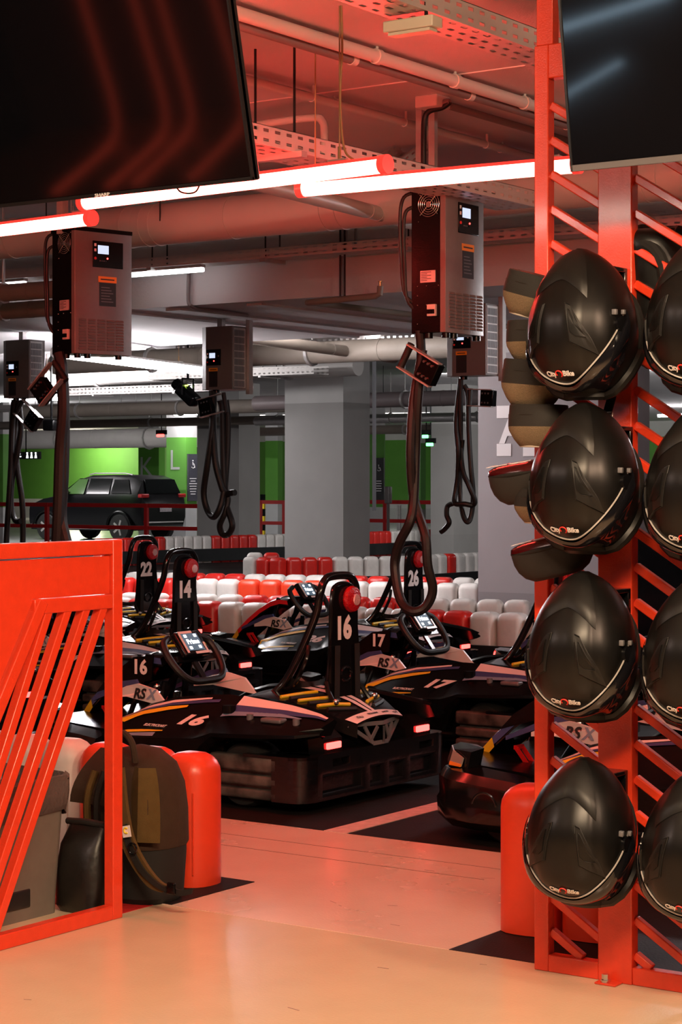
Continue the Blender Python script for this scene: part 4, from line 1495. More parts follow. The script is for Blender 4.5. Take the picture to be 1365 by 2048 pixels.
# left big charger
E1 = pz(150, 706, 9.75)
t, dm = charger_big(E1, radians(-12), 'tall grey charger with fan at the left under a red tube', W=0.35, D=0.20)
m_ = MB().bx(E1.x - 0.14, E1.x - 0.10, E1.y + 0.02, E1.y + 0.06, E1.z + dm[2] - 0.02, CEIL)
part('hanging_post', m_, GALV, t, world=True)
hose(px_path([(118, 706), (124, 740), (127, 820), (121, 900), (118, 1000), (115, 1070), (112, 1110)], E1.y + 0.02) , 0.030, 'thick dark charging cable hanging from the left charger', extra=[px_path([(122, 730), (128, 830), (126, 950), (122, 1030), (130, 1075), (140, 1110)], E1.y + 0.04)])
connector('charging plug with steel side plates at the left charger cable', (120, 742), (76, 796), E1.y - 0.02)

# central small charger
E2 = pz(465, 778, 13.5)
t, dm = charger_small(E2, 'compact grey charger hanging in the middle under the beam')
for dx in (-0.20, -0.03, 0.03):
    pass
m_ = MB().bx(E2.x - 0.21, E2.x - 0.17, E2.y + 0.10, E2.y + 0.14, E2.z + dm[2], 2.4)
part('hanging_post', m_, GALV, t, world=True)
m_ = MB().bx(E2.x + 0.0, E2.x + 0.03, E2.y + 0.15, E2.y + 0.19, E2.z - 0.03, 2.4)
part('hanging_post', m_, GALV, t, world=True)
hose(px_path([(424, 782), (425, 820), (424, 860), (415, 930), (408, 985), (415, 1020), (428, 1034), (440, 1015), (447, 985), (444, 975), (432, 930), (428, 880), (427, 840), (428, 782)], E2.y + 0.05, 0.02), 0.022, 'black charging cables looped below the central charger', extra=[
    px_path([(440, 800), (444, 820), (446, 900), (448, 960), (452, 985), (456, 1000), (450, 1025), (440, 1050), (445, 1068), (457, 1068), (465, 1050), (456, 1020), (450, 1000), (456, 988), (470, 985)], E2.y + 0.09, 0.015),
    px_path([(452, 800), (456, 840), (455, 900), (452, 950), (450, 985)], E2.y + 0.12, 0.01)])
connector('charging plug clipped to the cables below the central charger', (450, 805), (402, 818), E2.y + 0.03)

# right small charger, behind the big one
E4 = pz(972, 750, 11.9)
t, dm = charger_small(E4, 'compact grey charger partly hidden behind the right-hand tall charger', W=0.29)
m_ = MB().bx(E4.x - 0.2, E4.x - 0.16, E4.y + 0.10, E4.y + 0.14, E4.z + dm[2], 2.4)
part('hanging_post', m_, GALV, t, world=True)
m_ = MB().bx(E4.x + 0.0, E4.x + 0.03, E4.y + 0.15, E4.y + 0.19, E4.z - 0.03, 2.4)
part('hanging_post', m_, GALV, t, world=True)
hose(px_path([(922, 758), (917, 800), (913, 850), (917, 900), (916, 950), (912, 980), (910, 1006), (930, 1008), (946, 1010), (950, 1000), (938, 970), (926, 940), (922, 880), (922, 758)], E4.y + 0.05, 0.02), 0.016, 'black charging cables looped below the right compact charger', extra=[
    px_path([(928, 770), (936, 790), (938, 860), (942, 930), (947, 990), (943, 1030), (936, 1044), (927, 1030), (921, 990), (921, 940), (925, 880)], E4.y + 0.08, 0.015),
    px_path([(910, 1006), (896, 1012), (894, 1030), (899, 1045), (890, 1058), (882, 1064)], E4.y + 0.05, 0.01)])
connector('charging plug clipped to the cables below the right compact charger', (940, 795), (990, 797), E4.y + 0.03)

# far-left small charger
E5 = pz(58, 795, 14.7)
t, dm = charger_small(E5, 'compact grey charger at the far left edge, its grille brightly lit', W=0.29)
m_ = MB().bx(E5.x - 0.2, E5.x - 0.16, E5.y + 0.10, E5.y + 0.14, E5.z + dm[2], 2.4)
part('hanging_post', m_, GALV, t, world=True)
hose(px_path([(28, 800), (24, 860), (22, 930), (18, 1000), (14, 1060), (12, 1100)], E5.y + 0.05, 0.02), 0.022, 'black charging cables hanging below the far left charger', extra=[
    px_path([(36, 800), (42, 850), (36, 900), (24, 960), (22, 1010), (30, 1040), (42, 1042)], E5.y + 0.08, 0.01),
    px_path([(38, 810), (30, 860), (34, 930), (44, 1000), (46, 1060), (45, 1100)], E5.y + 0.1, 0.01)])
connector('charging plug below the far left charger', (40, 812), (76, 850), E5.y + 0.03)
# black stage projector hanging left of the central charger
p_ = pz(376, 790, 19.5)
st = thing('spotlight', 'black spotlight tilted under the ceiling left of the central charger', 'spotlight', p_)
R_ = Matrix.Rotation(radians(38), 3, 'Y')
part('body', MB().rbox((0, 0, 0), (0.26, 0.14, 0.12), 0.03, 3, R_), BLACKP, st)
part('lens_hood', MB().cyl(R_ @ Vector((-0.2, 0, 0)), R_ @ Vector((-0.12, 0, 0)), 0.055, 16), BLACKP, st)
part('status_led', MB().rbox(R_ @ Vector((-0.06, -0.02, 0.07)), (0.03, 0.02, 0.012), 0.003), mat('lit_lime_led', (0.5, 0.8, 0.1), 0.4, emit=(0.6, 1.0, 0.1), est=3.0), st)
part('yoke', MB().tube([R_ @ Vector((0, -0.085, 0)), (0.0, -0.085, 0.16), (0, 0.085, 0.16), R_ @ Vector((0, 0.085, 0))], 0.01, 8), BLACKM, st)
part('hanger_rod', MB().cyl((0, 0, 0.16), (0, 0, CEIL - p_.z), 0.012, 8), BLACKM, st)
p_ = pz(103, 850, 17.5)
st = thing('monitor', 'small black box monitor hanging under the ceiling at the left', 'monitor', p_)
part('body', MB().rbox((0, 0, 0), (0.13, 0.10, 0.10), 0.015), BLACKP, st)
part('hanger_rod', MB().cyl((0, 0, 0.04), (0, 0, CEIL - p_.z), 0.01, 8), BLACKM, st)

# ------------------------------------------------------------------ near barrier blocks either side of the gate
ZB = 0.42
def near_block(x, y, m, label, w=0.178, d=0.17, group=None):
    me = block_mesh(w, d, ZB, 0.40, 0.40)
    me.materials.clear()
    me.materials.append(m)
    b = bpy.data.objects.new('barrier_block', me)
    COL.objects.link(b)
    b.location = (x, y, 0.003)
    b['label'] = label
    b['category'] = 'barrier block'
    sm = MB().tube([(w * 0.36, -d * 0.42, 0.04), (w * 0.36, -d * 0.425, 0.3)], 0.003, 6)
    o = part('mould_seam', sm, m, b)
    WMX[b] = Matrix.Translation((x, y, 0.003))
    return b


nb = on_z(388, 1778, 0)
BX, BY = nb.x - 0.066, nb.y + 0.07
near_block(BX, BY, BLK_O, 'bright red barrier block standing alone-faced beside the backpack')
near_block(BX - 0.186, BY + 0.02, BLK_O, 'red barrier block half hidden between the backpack and the front red block')
near_block(BX - 0.372, BY + 0.02, BLK_O, 'red barrier block behind the backpack, left of its top')
for k, lb in enumerate(('white barrier block behind the bin, nearest the backpack', 'white barrier block behind the bin, second from the backpack', 'white barrier block behind the bin at the picture edge')):
    near_block(BX - 0.558 - 0.186 * k, BY + 0.02, BLK_W, lb)
nr = on_z(1058, 1876, 0)
near_block(nr.x - 0.035, nr.y + 0.09, BLK_O, 'bright red barrier block left of the rack post')
near_block(nr.x + 0.15, nr.y + 0.12, BLK_O, 'red barrier block behind the lower bars of the rack')

# ------------------------------------------------------------------ bin behind the divider
bc = on_z(124, 1822, 0)
BXc, BYc = bc.x + 0.015, bc.y
bn = thing('waste_bin', 'grey plastic waste bin with a bag behind the divider slats', 'bin', (BXc - 0.15, BYc - 0.22, 0))
wb_, db_, hb_ = 0.30, 0.46, 0.385
rows = []
for z, k in ((0.0, 0.90), (0.06, 0.91), (hb_, 1.0), (hb_ + 0.012, 1.02)):
    w, d, r = wb_ * k / 2, db_ * k / 2, 0.03
    ring = []
    for cxs, cys, a0 in ((1, 1, 0), (-1, 1, pi / 2), (-1, -1, pi), (1, -1, 1.5 * pi)):
        for i in range(5):
            a = a0 + i * pi / 8
            ring.append((cxs * (w - r) + r * cos(a), cys * (d - r) + r * sin(a), z))
    rows.append(ring)
bd = MB().grid(rows, cv=True)
part('body', bd, BINM, bn)
part('base', MB().bx(-wb_ * .42, wb_ * .42, -db_ * .42, db_ * .42, 0.0, 0.01), BINM, bn)
part('grip_recess', MB().rbox((wb_ * 0.452, -0.02, 0.065), (0.012, 0.2, 0.055), 0.005), SIGNB, bn, label='dark hand hold at the foot of the bin')
# bag folded over the rim
rows = []
random.seed(11)
for j, (z, k) in enumerate(((hb_ - 0.085, 1.035), (hb_ - 0.05, 1.05), (hb_ - 0.02, 1.05), (hb_ + 0.02, 1.06), (hb_ + 0.03, 1.03), (hb_ + 0.01, 0.96), (hb_ - 0.08, 0.93))):
    w, d, r = wb_ * k / 2, db_ * k / 2, 0.03
    ring = []
    for cxs, cys, a0 in ((1, 1, 0), (-1, 1, pi / 2), (-1, -1, pi), (1, -1, 1.5 * pi)):
        for i in range(9):
            a = a0 + i * pi / 16
            n = random.uniform(-1, 1)
            ring.append((cxs * (w - r) + r * cos(a) + n * 0.004, cys * (d - r) + r * sin(a) + random.uniform(-1, 1) * 0.004, z + random.uniform(-1, 1) * (0.012 if j in (0, 3, 4) else 0.004)))
    rows.append(ring)
part('bin_bag', MB().grid(rows, cv=True), LINER, bn, label='crumpled grey bin bag folded over the rim')

# ------------------------------------------------------------------ backpack and black bag
bp0 = on_z(300, 1795, 0)
BPX, BPY = bp0.x - 0.05, bp0.y - 0.02
bk = thing('backpack', 'brown and black canvas backpack leaning on the red blocks', 'backpack', (BPX, BPY, 0))
rows = []
for z, w, d, yo in ((0.0, 0.145, 0.10, 0.0), (0.02, 0.16, 0.115, 0), (0.15, 0.165, 0.12, 0.005), (0.28, 0.16, 0.11, 0.015), (0.36, 0.145, 0.095, 0.025), (0.42, 0.115, 0.075, 0.03), (0.455, 0.06, 0.045, 0.035), (0.465, 0.01, 0.01, 0.035)):
    ring = []
    for i in range(28):
        a = 2 * pi * i / 28
        c, s = cos(a), sin(a)
        ring.append((w * (abs(c) ** 0.7) * (1 if c > 0 else -1), yo + d * (abs(s) ** 0.7) * (1 if s > 0 else -1), z))
    rows.append(ring)
part('body', MB().grid(rows, cv=True, cap=True), WEB, bk)
rows = []
for z, w, d, yo in ((0.17, 0.166, 0.121, 0.005), (0.18, 0.171, 0.126, 0.006), (0.28, 0.166, 0.116, 0.015), (0.36, 0.151, 0.101, 0.025), (0.42, 0.121, 0.081, 0.03), (0.458, 0.065, 0.05, 0.035), (0.47, 0.01, 0.01, 0.035)):
    ring = []
    for i in range(28):
        a = 2 * pi * i / 28
        c, s = cos(a), sin(a)
        ring.append((w * (abs(c) ** 0.7) * (1 if c > 0 else -1), yo + d * (abs(s) ** 0.7) * (1 if s > 0 else -1), z))
    rows.append(ring)
part('upper_body', MB().grid(rows, cv=True, cap=True), BROWN, bk, label='brown canvas upper half')
# padded back panel side (olive) facing the viewer
pn = []
for i in range(9):
    v = i / 8
    z = 0.20 + 0.22 * v
    hw_ = 0.058 * (1 - 0.35 * v ** 3)
    pn.append([(0.122 + hw_ * 1.1 * u - 0.02 * v, -0.105 + 0.03 * v + 0.012 * u * u - 0.02 * (1 - abs(u)), z) for u in (-1, -0.8, -0.4, 0, 0.4, 0.8, 1)])
part('padded_panel', MB().grid(pn), OLIVE, bk)
part('seam', MB().tube([(0.15, -0.108, 0.2), (0.142, -0.098, 0.3), (0.125, -0.08, 0.41)], 0.002, 6), BROWN, bk)
pn = []
for i in range(9):
    v = i / 8
    z = 0.30 + 0.16 * v
    pn.append([(-0.06 + 0.085 * u * (1 - 0.45 * v * v), -0.132 + 0.10 * v * v, z) for u in (-1, -0.6, -0.2, 0.2, 0.6, 1)])
part('top_flap', MB().grid(pn), BROWN, bk)
for sx_ in (-0.075, -0.035):
    part('compression_strap', MB().tube(smooth_path([(sx_, -0.128, 0.22), (sx_ + .005, -0.135, 0.32), (sx_ + 0.015, -0.11, 0.40)], 5), 0.012, 6), OLIVE if sx_ < -0.05 else WEB, bk)
part('grab_handle', MB().tube(smooth_path([(0.06, -0.06, 0.43), (0.055, -0.07, 0.49), (0.0, -0.05, 0.515), (-0.04, -0.03, 0.47)], 6), 0.010, 8), BROWN, bk)
# shoulder strap falling to the right
def ribbon(pts, w, th, side):
    m_ = MB()
    pts = smooth_path(pts, 6)
    side = Vector(side).normalized()
    rows = []
    for i, p in enumerate(pts):
        d = (pts[min(i + 1, len(pts) - 1)] - pts[max(i - 1, 0)]).normalized()
        n = d.cross(side).normalized()
        rows.append([p + side * w / 2 + n * th / 2, p - side * w / 2 + n * th / 2, p - side * w / 2 - n * th / 2, p + side * w / 2 - n * th / 2])
    m_.grid(rows, cv=True, cap=True)
    return m_


def bpx(px_, py_, dy=0.0):
    p = on_y(px_, py_, BPY - 0.16 + dy)
    return (p.x - BPX, p.y - BPY, p.z)


part('shoulder_strap', ribbon([bpx(236, 1540), bpx(244, 1620), bpx(256, 1680), bpx(280, 1730), bpx(310, 1768), bpx(338, 1780)], 0.05, 0.012, (0.8, 0, 0.35)), OLIVE, bk)
part('strap_webbing', ribbon([bpx(248, 1650, -0.01), bpx(262, 1700, -.01), bpx(285, 1742, -.01), bpx(318, 1772, -.01), bpx(345, 1784, -0.01)], 0.022, 0.006, (0.8, 0, 0.35)), WEB, bk)
part('strap_webbing', ribbon([bpx(330, 1778, -0.01), bpx(360, 1786, -.005), bpx(385, 1782, -.005)], 0.02, 0.005, (0.3, 0, 0.9)), WEB, bk)
b_ = bpx(343, 1777, -0.02)
part('buckle', MB().rbox(b_, (0.03, 0.012, 0.035), 0.004), BLACKP, bk)
b_ = bpx(265, 1697, -0.02)
part('ring_buckle', MB().tube(arc(b_, 0.016, 0, 2 * pi * 15 / 16, 15, (1, 0, 0), (0, 0, 1)), 0.003, 6, closed=True), BLACKM, bk)
b_ = bpx(253, 1663, -0.022)
lb = part('sewn_label', MB().box(b_, (0.032, 0.002, 0.034), Matrix.Rotation(radians(-12), 3, 'Y')), WVIN, bk, label='white sewn label')
part('label_mark', MB().tube(arc((b_[0], b_[1] - 0.002, b_[2] + 0.003), 0.008, 0.9, 5.4, 12, (1, 0, 0), (0, 0, 1)), 0.0025, 6), YEL, lb)
# dry bag at its left
db = on_z(152, 1826, 0)
rows = []
for z, w, d in ((0.0, 0.10, 0.07), (0.02, 0.115, 0.085), (0.12, 0.115, 0.085), (0.2, 0.105, 0.07), (0.245, 0.095, 0.03), (0.262, 0.09, 0.012)):
    rows.append([(w * 0.82 * (abs(cos(a)) ** 0.55) * (1 if cos(a) > 0 else -1) + 0.004 * sin(5 * a + z * 30), d * (abs(sin(a)) ** 0.8) * (1 if sin(a) > 0 else -1) + 0.004 * cos(4 * a + z * 22), z) for a in [2 * pi * i / 28 for i in range(28)]])
bg = thing('bag', 'black glossy bag slumped between the bin and the backpack', 'bag', (db.x, db.y + 0.06, 0))
part('body', MB().grid(rows, cv=True, cap=True), mat('black_coated_fabric', (0.006, 0.0055, 0.005), 0.4, bump=0.3, bscale=18), bg)
part('rolled_top', MB().tube([(-0.08, -0.01, 0.262), (0, -0.012, 0.266), (0.08, -0.01, 0.262)], 0.010, 10), WEB, bg)

# ------------------------------------------------------------------ helmets
WT = [(-0.196, 0.010), (-0.178, 0.044), (-0.14, 0.080), (-0.09, 0.111), (-0.03, 0.130), (0.02, 0.134), (0.07, 0.128), (0.11, 0.116), (0.14, 0.098), (0.158, 0.076), (0.168, 0.035)]
ZT = [(-0.196, 0.025), (-0.172, 0.052), (-0.14, 0.080), (-0.09, 0.112), (-0.03, 0.136), (0.03, 0.138), (0.08, 0.127), (0.12, 0.104), (0.145, 0.070), (0.160, 0.030), (0.168, -0.02)]
ZBt = [(-0.196, 0.0), (-0.172, -0.06), (-0.14, -0.105), (-0.09, -0.125), (0.0, -0.135), (0.08, -0.145), (0.13, -0.15), (0.158, -0.13), (0.168, -0.08)]


def cat(tab, x):
    """smooth Catmull-Rom lookup"""
    n = len(tab)
    if x <= tab[0][0]:
        return tab[0][1]
    for i in range(n - 1):
        if x <= tab[i + 1][0]:
            x0, y0 = tab[i]
            x1, y1 = tab[i + 1]
            h = x1 - x0
            t = (x - x0) / h
            m0 = (y1 - tab[i - 1][1]) / (x1 - tab[i - 1][0]) if i > 0 else (y1 - y0) / h
            m1 = (tab[i + 2][1] - y0) / (tab[i + 2][0] - x0) if i + 2 < n else (y1 - y0) / h
            return (2 * t ** 3 - 3 * t * t + 1) * y0 + (t ** 3 - 2 * t * t + t) * h * m0 + (-2 * t ** 3 + 3 * t * t) * y1 + (t ** 3 - t * t) * h * m1
    return tab[-1][1]


def sstep(a, b, x):
    t = max(0, min(1, (x - a) / (b - a)))
    return t * t * (3 - 2 * t)


def hsurf(x, ph, off=0.0, ridge=True):
    """helmet shell point; ph = 0 at the crown, + towards the wearer's left"""
    w, zt, zb = cat(WT, x), cat(ZT, x), cat(ZBt, x)
    zm = min(-0.005, (zt + zb) * 0.5 + 0.01)
    h = (zt - zm) if abs(ph) < pi / 2 else (zm - zb)
    e = 2 / 2.15
    c, s = cos(ph), sin(ph)
    r = 1.0
    if ridge and abs(ph) < pi / 2:
        a = abs(ph)
        k = sstep(-0.19, -0.10, x) * (1 - sstep(0.09, 0.15, x))
        r += k * 0.030 * (1 - sstep(0.52, 0.60, a)) - 0.012 * k * (1 - sstep(0.02, 0.07, a))
    y = w * r * (abs(s) ** e) * (1 if s > 0 else -1)
    z = zm + h * r * (abs(c) ** e) * (1 if c > 0 else -1)
    if off:
        p = Vector((x, y, z))
        e_ = 0.004
        du = Vector(hsurf(min(x + e_, 0.1675), ph, 0, False)) - Vector(hsurf(max(x - e_, -0.1955), ph, 0, False))
        dv_ = Vector(hsurf(x, ph + e_, 0, False)) - Vector(hsurf(x, ph - e_, 0, False))
        n = dv_.cross(du)
        if n.length > 1e-12:
            n.normalize()
            if n.dot(Vector((0, y, z - zm))) < 0:
                n = -n
            p = p + n * off
        return tuple(p)
    return (x, y, z)


def xb_brow(ph):
    a = abs(ph)
    return 0.143 - 0.143 * min(1.15, a / 1.28) ** 2.0


def xe_visor(ph):
    a = abs(ph)
    return 0.167 - 0.09 * sstep(0.9, 1.6, a)


HM = {}


def helmet_meshes():
    NX, NP = 46, 84
    rows = []
    for i in range(NX + 1):
        t = i / NX
        x = -0.196 + 0.364 * (0.5 - 0.5 * cos(pi * t))
        rows.append([hsurf(x, 2 * pi * (k + 0.5) / NP - pi) for k in range(NP)])
    HM['shell'] = (MB().grid(rows, cv=True, cap=True).mesh('shell', HELM, ang=60), None)
    # visor band
    vis = []
    M_ = 40
    for j in range(M_ + 1):
        ph = -1.45 + 2.9 * j / M_
        xa, xb = xb_brow(ph) + 0.004, xe_visor(ph)
        vis.append([hsurf(xa + (xb - xa) * u, ph, 0.003 + 0.010 * sin(pi * min(1, u * 1.2 + 0.1))) for u in [q / 8 for q in range(9)]])
    HM['visor'] = (MB().grid(vis).mesh('visor', VISOR, ang=60), None)
    HM['gasket'] = (MB().tube([hsurf(xb_brow(-1.4 + 2.8 * j / 40), -1.4 + 2.8 * j / 40, 0.002) for j in range(41)], 0.0022, 6).mesh('gasket', RIMW), None)
    # chin bar lip and neck roll
    lip = [hsurf(0.164 - 0.10 * sstep(1.2, 2.2, abs(-2.3 + 4.6 * j / 30)), -2.3 + 4.6 * j / 30, 0.006) for j in range(31)]
    HM['chin_bar'] = (MB().tube(lip, 0.014, 8).mesh('chin_bar', HELMV), None)
    nr_ = []
    for k in range(24):
        a = 2 * pi * k / 24
        nr_.append((0.01 + 0.115 * cos(a), 0.085 * sin(a), -0.133))
    HM['neck_roll'] = (MB().tube(nr_, 0.018, 10, closed=True).mesh('neck_roll', WEB), None)
    # rear spoiler plate
    sp_ = []
    for j in range(17):
        ph = -0.62 + 1.24 * j / 16
        xs_ = -0.112 + 0.05 * (abs(ph) / 0.62) ** 1.5 - 0.022 * (1 - sstep(0, .25, abs(ph))) * 0
        sp_.append([hsurf(-0.19 + (xs_ + 0.19) * u, ph, 0.0015 + 0.007 * min(1, 4 * u + 0.2) * min(1, 6 * (1 - u))) for u in [q / 6 for q in range(7)]])
    HM['spoiler'] = (MB().grid(sp_).mesh('spoiler', HELMV, ang=60), None)
    # V vents
    def patch(poly, off, m, nm):
        mm = MB()
        ctr = (sum(p[0] for p in poly) / len(poly), sum(p[1] for p in poly) / len(poly))
        dense = []
        for (a, b) in zip(poly, poly[1:] + poly[:1]):
            for k in range(5):
                dense.append((a[0] + (b[0] - a[0]) * k / 5, a[1] + (b[1] - a[1]) * k / 5))
        rings = []
        for s, o in ((1.0, 0.0), (0.93, off), (0.5, off), (0.05, off)):
            rings.append([hsurf(ctr[0] + (p[0] - ctr[0]) * s, ctr[1] + (p[1] - ctr[1]) * s, o) for p in dense])
        mm.grid(rings, cv=True)
        mm.f([mm.v(p) for p in rings[-1]])
        return mm.mesh(nm, m, ang=25)
    pv = [(-0.052, 0.20), (-0.046, 0.30), (-0.005, 0.47), (0.040, 0.70), (0.080, 0.86), (0.060, 0.52), (0.045, 0.30)]
    pi_ = [(-0.035, 0.27), (-0.030, 0.31), (0.0, 0.43), (0.035, 0.60), (0.032, 0.40), (0.02, 0.31)]
    HM['crown_vent'] = (patch(pv, 0.006, HELMV, 'crown_vent'), None)
    HM['crown_vent.b'] = (patch([(x, -p) for x, p in pv], 0.006, HELMV, 'crown_vent'), None)
    HM['vent_slot'] = (patch(pi_, 0.0085, HELM, 'vent_slot'), 'crown_vent')
    HM['vent_slot.b'] = (patch([(x, -p) for x, p in pi_], 0.0085, HELM, 'vent_slot'), 'crown_vent.b')
    def outline(poly, o):
        dense = []
        for (a, b) in zip(poly, poly[1:] + poly[:1]):
            for k in range(5):
                dense.append(hsurf(a[0] + (b[0] - a[0]) * k / 5, a[1] + (b[1] - a[1]) * k / 5, o))
        return MB().tube(dense, 0.0011, 5, closed=True).mesh('vent_groove', BLACKR)
    HM['groove'] = (outline(pv, 0.0015), 'crown_vent')
    HM['groove.b'] = (outline([(x, -p) for x, p in pv], 0.0015), 'crown_vent.b')
    HM['groove.c'] = (outline(pi_, 0.0065), 'crown_vent')
    fv = [(0.0, -1.12), (0.0, -1.0), (0.075, -1.0), (0.085, -1.16)]
    HM['brow_vent'] = (patch(fv, 0.004, HELMV, 'brow_vent'), None)
    # visor pivots
    for nm, sg in (('pivot', 1), ('pivot.b', -1)):
        p0 = Vector(hsurf(0.0, sg * 1.30, -0.002))
        p1 = Vector(hsurf(0.0, sg * 1.30, 0.012))
        pm_ = MB().cyl(p0, p0 + (p1 - p0) * (0.75 if sg > 0 else 0.3), 0.020, 16)
        HM[nm] = (pm_.mesh('visor_pivot', BLACKG), None)
    q0_, q1_ = Vector(hsurf(-0.028, 1.16, 0.0)), Vector(hsurf(-0.028, 1.16, 0.009))
    HM['clip'] = (MB().rbox((q0_ + q1_) / 2, (0.014, 0.012, 0.012), 0.002).rbox((q0_ + q1_) / 2 + Vector((0.0, 0.016, -0.015)), (0.012, 0.010, 0.010), 0.002).mesh('visor_catch', GREYD), None)
    # brand lettering following the brow
    for nm, body, ox, m in (('brand', 'City', -0.0215, WHITEP), ('brand.c', 'Bike', 0.0215, WHITEP)):
        me = text_mesh(body, 0.017, 0.15, 0.0006, 0.0003)
        mx = max(v.co.x for v in me.vertices) - min(v.co.x for v in me.vertices)
        kx = 0.028 / mx
        for v in me.vertices:
            ph = -0.02 + (v.co.x * kx + ox) / 0.112
            v.co = hsurf(0.119 - v.co.y * 0.95, ph, 0.0025 + v.co.z)
        me.materials.clear()
        me.materials.append(m)
        me.name = 'brand_lettering'
        HM[nm] = (me, None)
    sw = MB()
    sw.tube([hsurf(0.119 + 0.007 * cos(a), -0.02 + 0.0 + 0.006 * sin(a) / 0.098, 0.0026) for a in [0.4 + i * 0.4 for i in range(13)]], 0.0016, 5)
    HM['brand.r'] = (sw.mesh('brand_mark', REDL), None)
    # strap with buckle dropping from the chin side
    stp = MB()
    stp.bar((0.155, 0.02, -0.12), (0.215, 0.012, -0.10), 0.024, 0.004, up=(0, 0, 1))
    HM['strap'] = (stp.mesh('chin_strap', WEB), None)


helmet_meshes()
HBASIS = Matrix(((0, 1, 0), (0, 0, -1), (-1, 0, 0)))     # columns: forward->-Z, left->+X, up->-Y


def helmet(c, label, tilt=(0, 0, 0), buckle=False, group='black helmets on the rack'):
    R = Matrix.Rotation(tilt[2], 3, 'Y') @ Matrix.Rotation(tilt[0], 3, 'X') @ Matrix.Rotation(tilt[1], 3, 'Z')
    t = thing('helmet', label, 'helmet', M=Matrix.Translation(c) @ (R @ HBASIS).to_4x4(), group=group)
    made = {}
    for k, (me, par) in HM.items():
        if k == 'strap' and not buckle:
            continue
        o = link(me.name.split('.')[0], me, made[par] if par else t)
        WMX[o] = Matrix.Identity(4)
        made[k] = o
    if buckle:
        o = part('strap_buckle', MB().tube([(0.21, 0.0, -0.10), (0.21, 0.028, -0.10), (0.232, 0.028, -0.10), (0.232, 0.0, -0.10)], 0.0025, 6, closed=True), CHROME, made['strap'])
    return t


HY = 4.445
for (px_, py_, tl, lab, bk_) in (
        (1166, 655, (0, -0.05, 0.0), 'topmost matte black helmet of the left column, beside the beige-bottomed neck braces', True),
        (1170, 962, (0, 0.03, 0.02), 'second matte black helmet from the top in the left column', False),
        (1167, 1298, (0.02, 0.10, 0.03), 'third matte black helmet in the left column, a scuffed peak above it', False),
        (1163, 1668, (0.03, 0.14, 0.06), 'lowest matte black helmet of the left column, in front of the red block', False),
        (1408, 640, (0, -0.02, 0.02), 'topmost helmet of the right column, cut by the picture edge', False),
        (1406, 975, (0, 0.03, 0.02), 'second helmet of the right column, cut by the picture edge', False),
        (1402, 1312, (0.0, 0.05, 0.03), 'third helmet of the right column, cut by the picture edge', False),
        (1396, 1700, (0.02, 0.10, 0.05), 'lowest helmet of the right column, cut by the picture edge', False)):
    helmet(on_y(px_, py_, HY), lab, tl, bk_)
# one red-marked helmet hanging on the rear side of the rack
hb = on_y(1316, 590, YF + 0.16)
t = helmet(hb, 'dark helmet with red crown hanging on the far side of the rack', (pi, 0, 0.1))
part('crown_band', MB().grid([[hsurf(x, ph, 0.003) for ph in [-0.5 + q / 8 for q in range(9)]] for x in [-0.16 + 0.02 * i for i in range(8)]]), RVIN, t)

# ------------------------------------------------------------------ neck braces stacked at the left post
def collar(c, rx, ry, h, label, rot, lid=None, lower=NECKB, torn=False):
    t = thing('neck_brace', label, 'neck brace', M=Matrix.Translation(c) @ Matrix.Rotation(rot[1], 4, 'Y') @ Matrix.Rotation(rot[0], 4, 'X') @ Matrix.Rotation(rot[2], 4, 'Z'))
    def ring(prof, seg=40, pw=0.8):
        rows = []
        for k, z in prof:
            row = []
            for i in range(seg):
                a = 2 * pi * i / seg
                cc, ss = cos(a), sin(a)
                row.append((rx * k * (abs(cc) ** pw) * (1 if cc > 0 else -1), ry * k * (abs(ss) ** pw) * (1 if ss > 0 else -1), z * h))
            rows.append(row)
        return MB().grid(rows, cv=True, cap=True)
    if lid is None:
        part('fabric_band', ring([(0.94, 0.5), (0.97, 0.47), (0.985, 0.28), (1.0, 0.26), (1.0, -0.02)]), NECKD, t, ang=30)
        part('mesh_padding', ring([(1.0, -0.02), (0.97, -0.12), (0.80, -0.33), (0.62, -0.48), (0.5, -0.5)]), lower, t, ang=50)
        part('piping', MB().tube([(rx * 0.62 * cos(a), ry * 0.62 * sin(a), -0.485 * h) for a in [2 * pi * i / 32 for i in range(32)]], 0.0025, 6, closed=True), mat('pale_piping', (0.5, 0.42, 0.34), 0.8), t)
        part('fold_line', MB().tube([(rx * cos(a), ry * sin(a), 0.26 * h) for a in [2 * pi * i / 32 for i in range(32)]], 0.002, 6, closed=True), NECKD, t)
        if torn:
            part('exposed_foam', MB().ball((rx * 0.45, -ry * 0.55, -0.44 * h), (rx * 0.3, ry * 0.3, h * 0.12), 12, 8), FOAM, t, label='yellow foam showing through')
    else:
        part('soft_body', ring([(0.97, 0.30), (1.0, 0.22), (0.99, 0.0), (0.93, -0.2), (0.8, -0.38), (0.6, -0.5)]), NECKD, t, ang=50)
        part('zip_edge', MB().tube([(rx * 1.0 * cos(a), ry * 1.0 * sin(a), 0.27 * h) for a in [2 * pi * i / 40 for i in range(40)]], 0.005, 8, closed=True), WEB, t)
        part('glossy_lid', ring([(1.0, 0.30), (0.97, 0.40), (0.8, 0.47), (0.4, 0.5)]), lid, t, ang=50)
        letters('lettering', 'RACE', 0.034, (-rx * 0.35, -ry * 0.35, 0.505 * h), (1, 0.25, 0.0), (0, 1, 0), WHITEP, t, shear=0.3, bold=0.001, wx=1.3)
        for k in range(3):
            part('flash_mark', MB().bar((-rx * (0.95 - 0.1 * k), -ry * 0.2 * k, 0.40 * h), (-rx * 0.5, ry * (0.3 - 0.3 * k), 0.495 * h), 0.008, 0.002), RVIN, t)
    return t


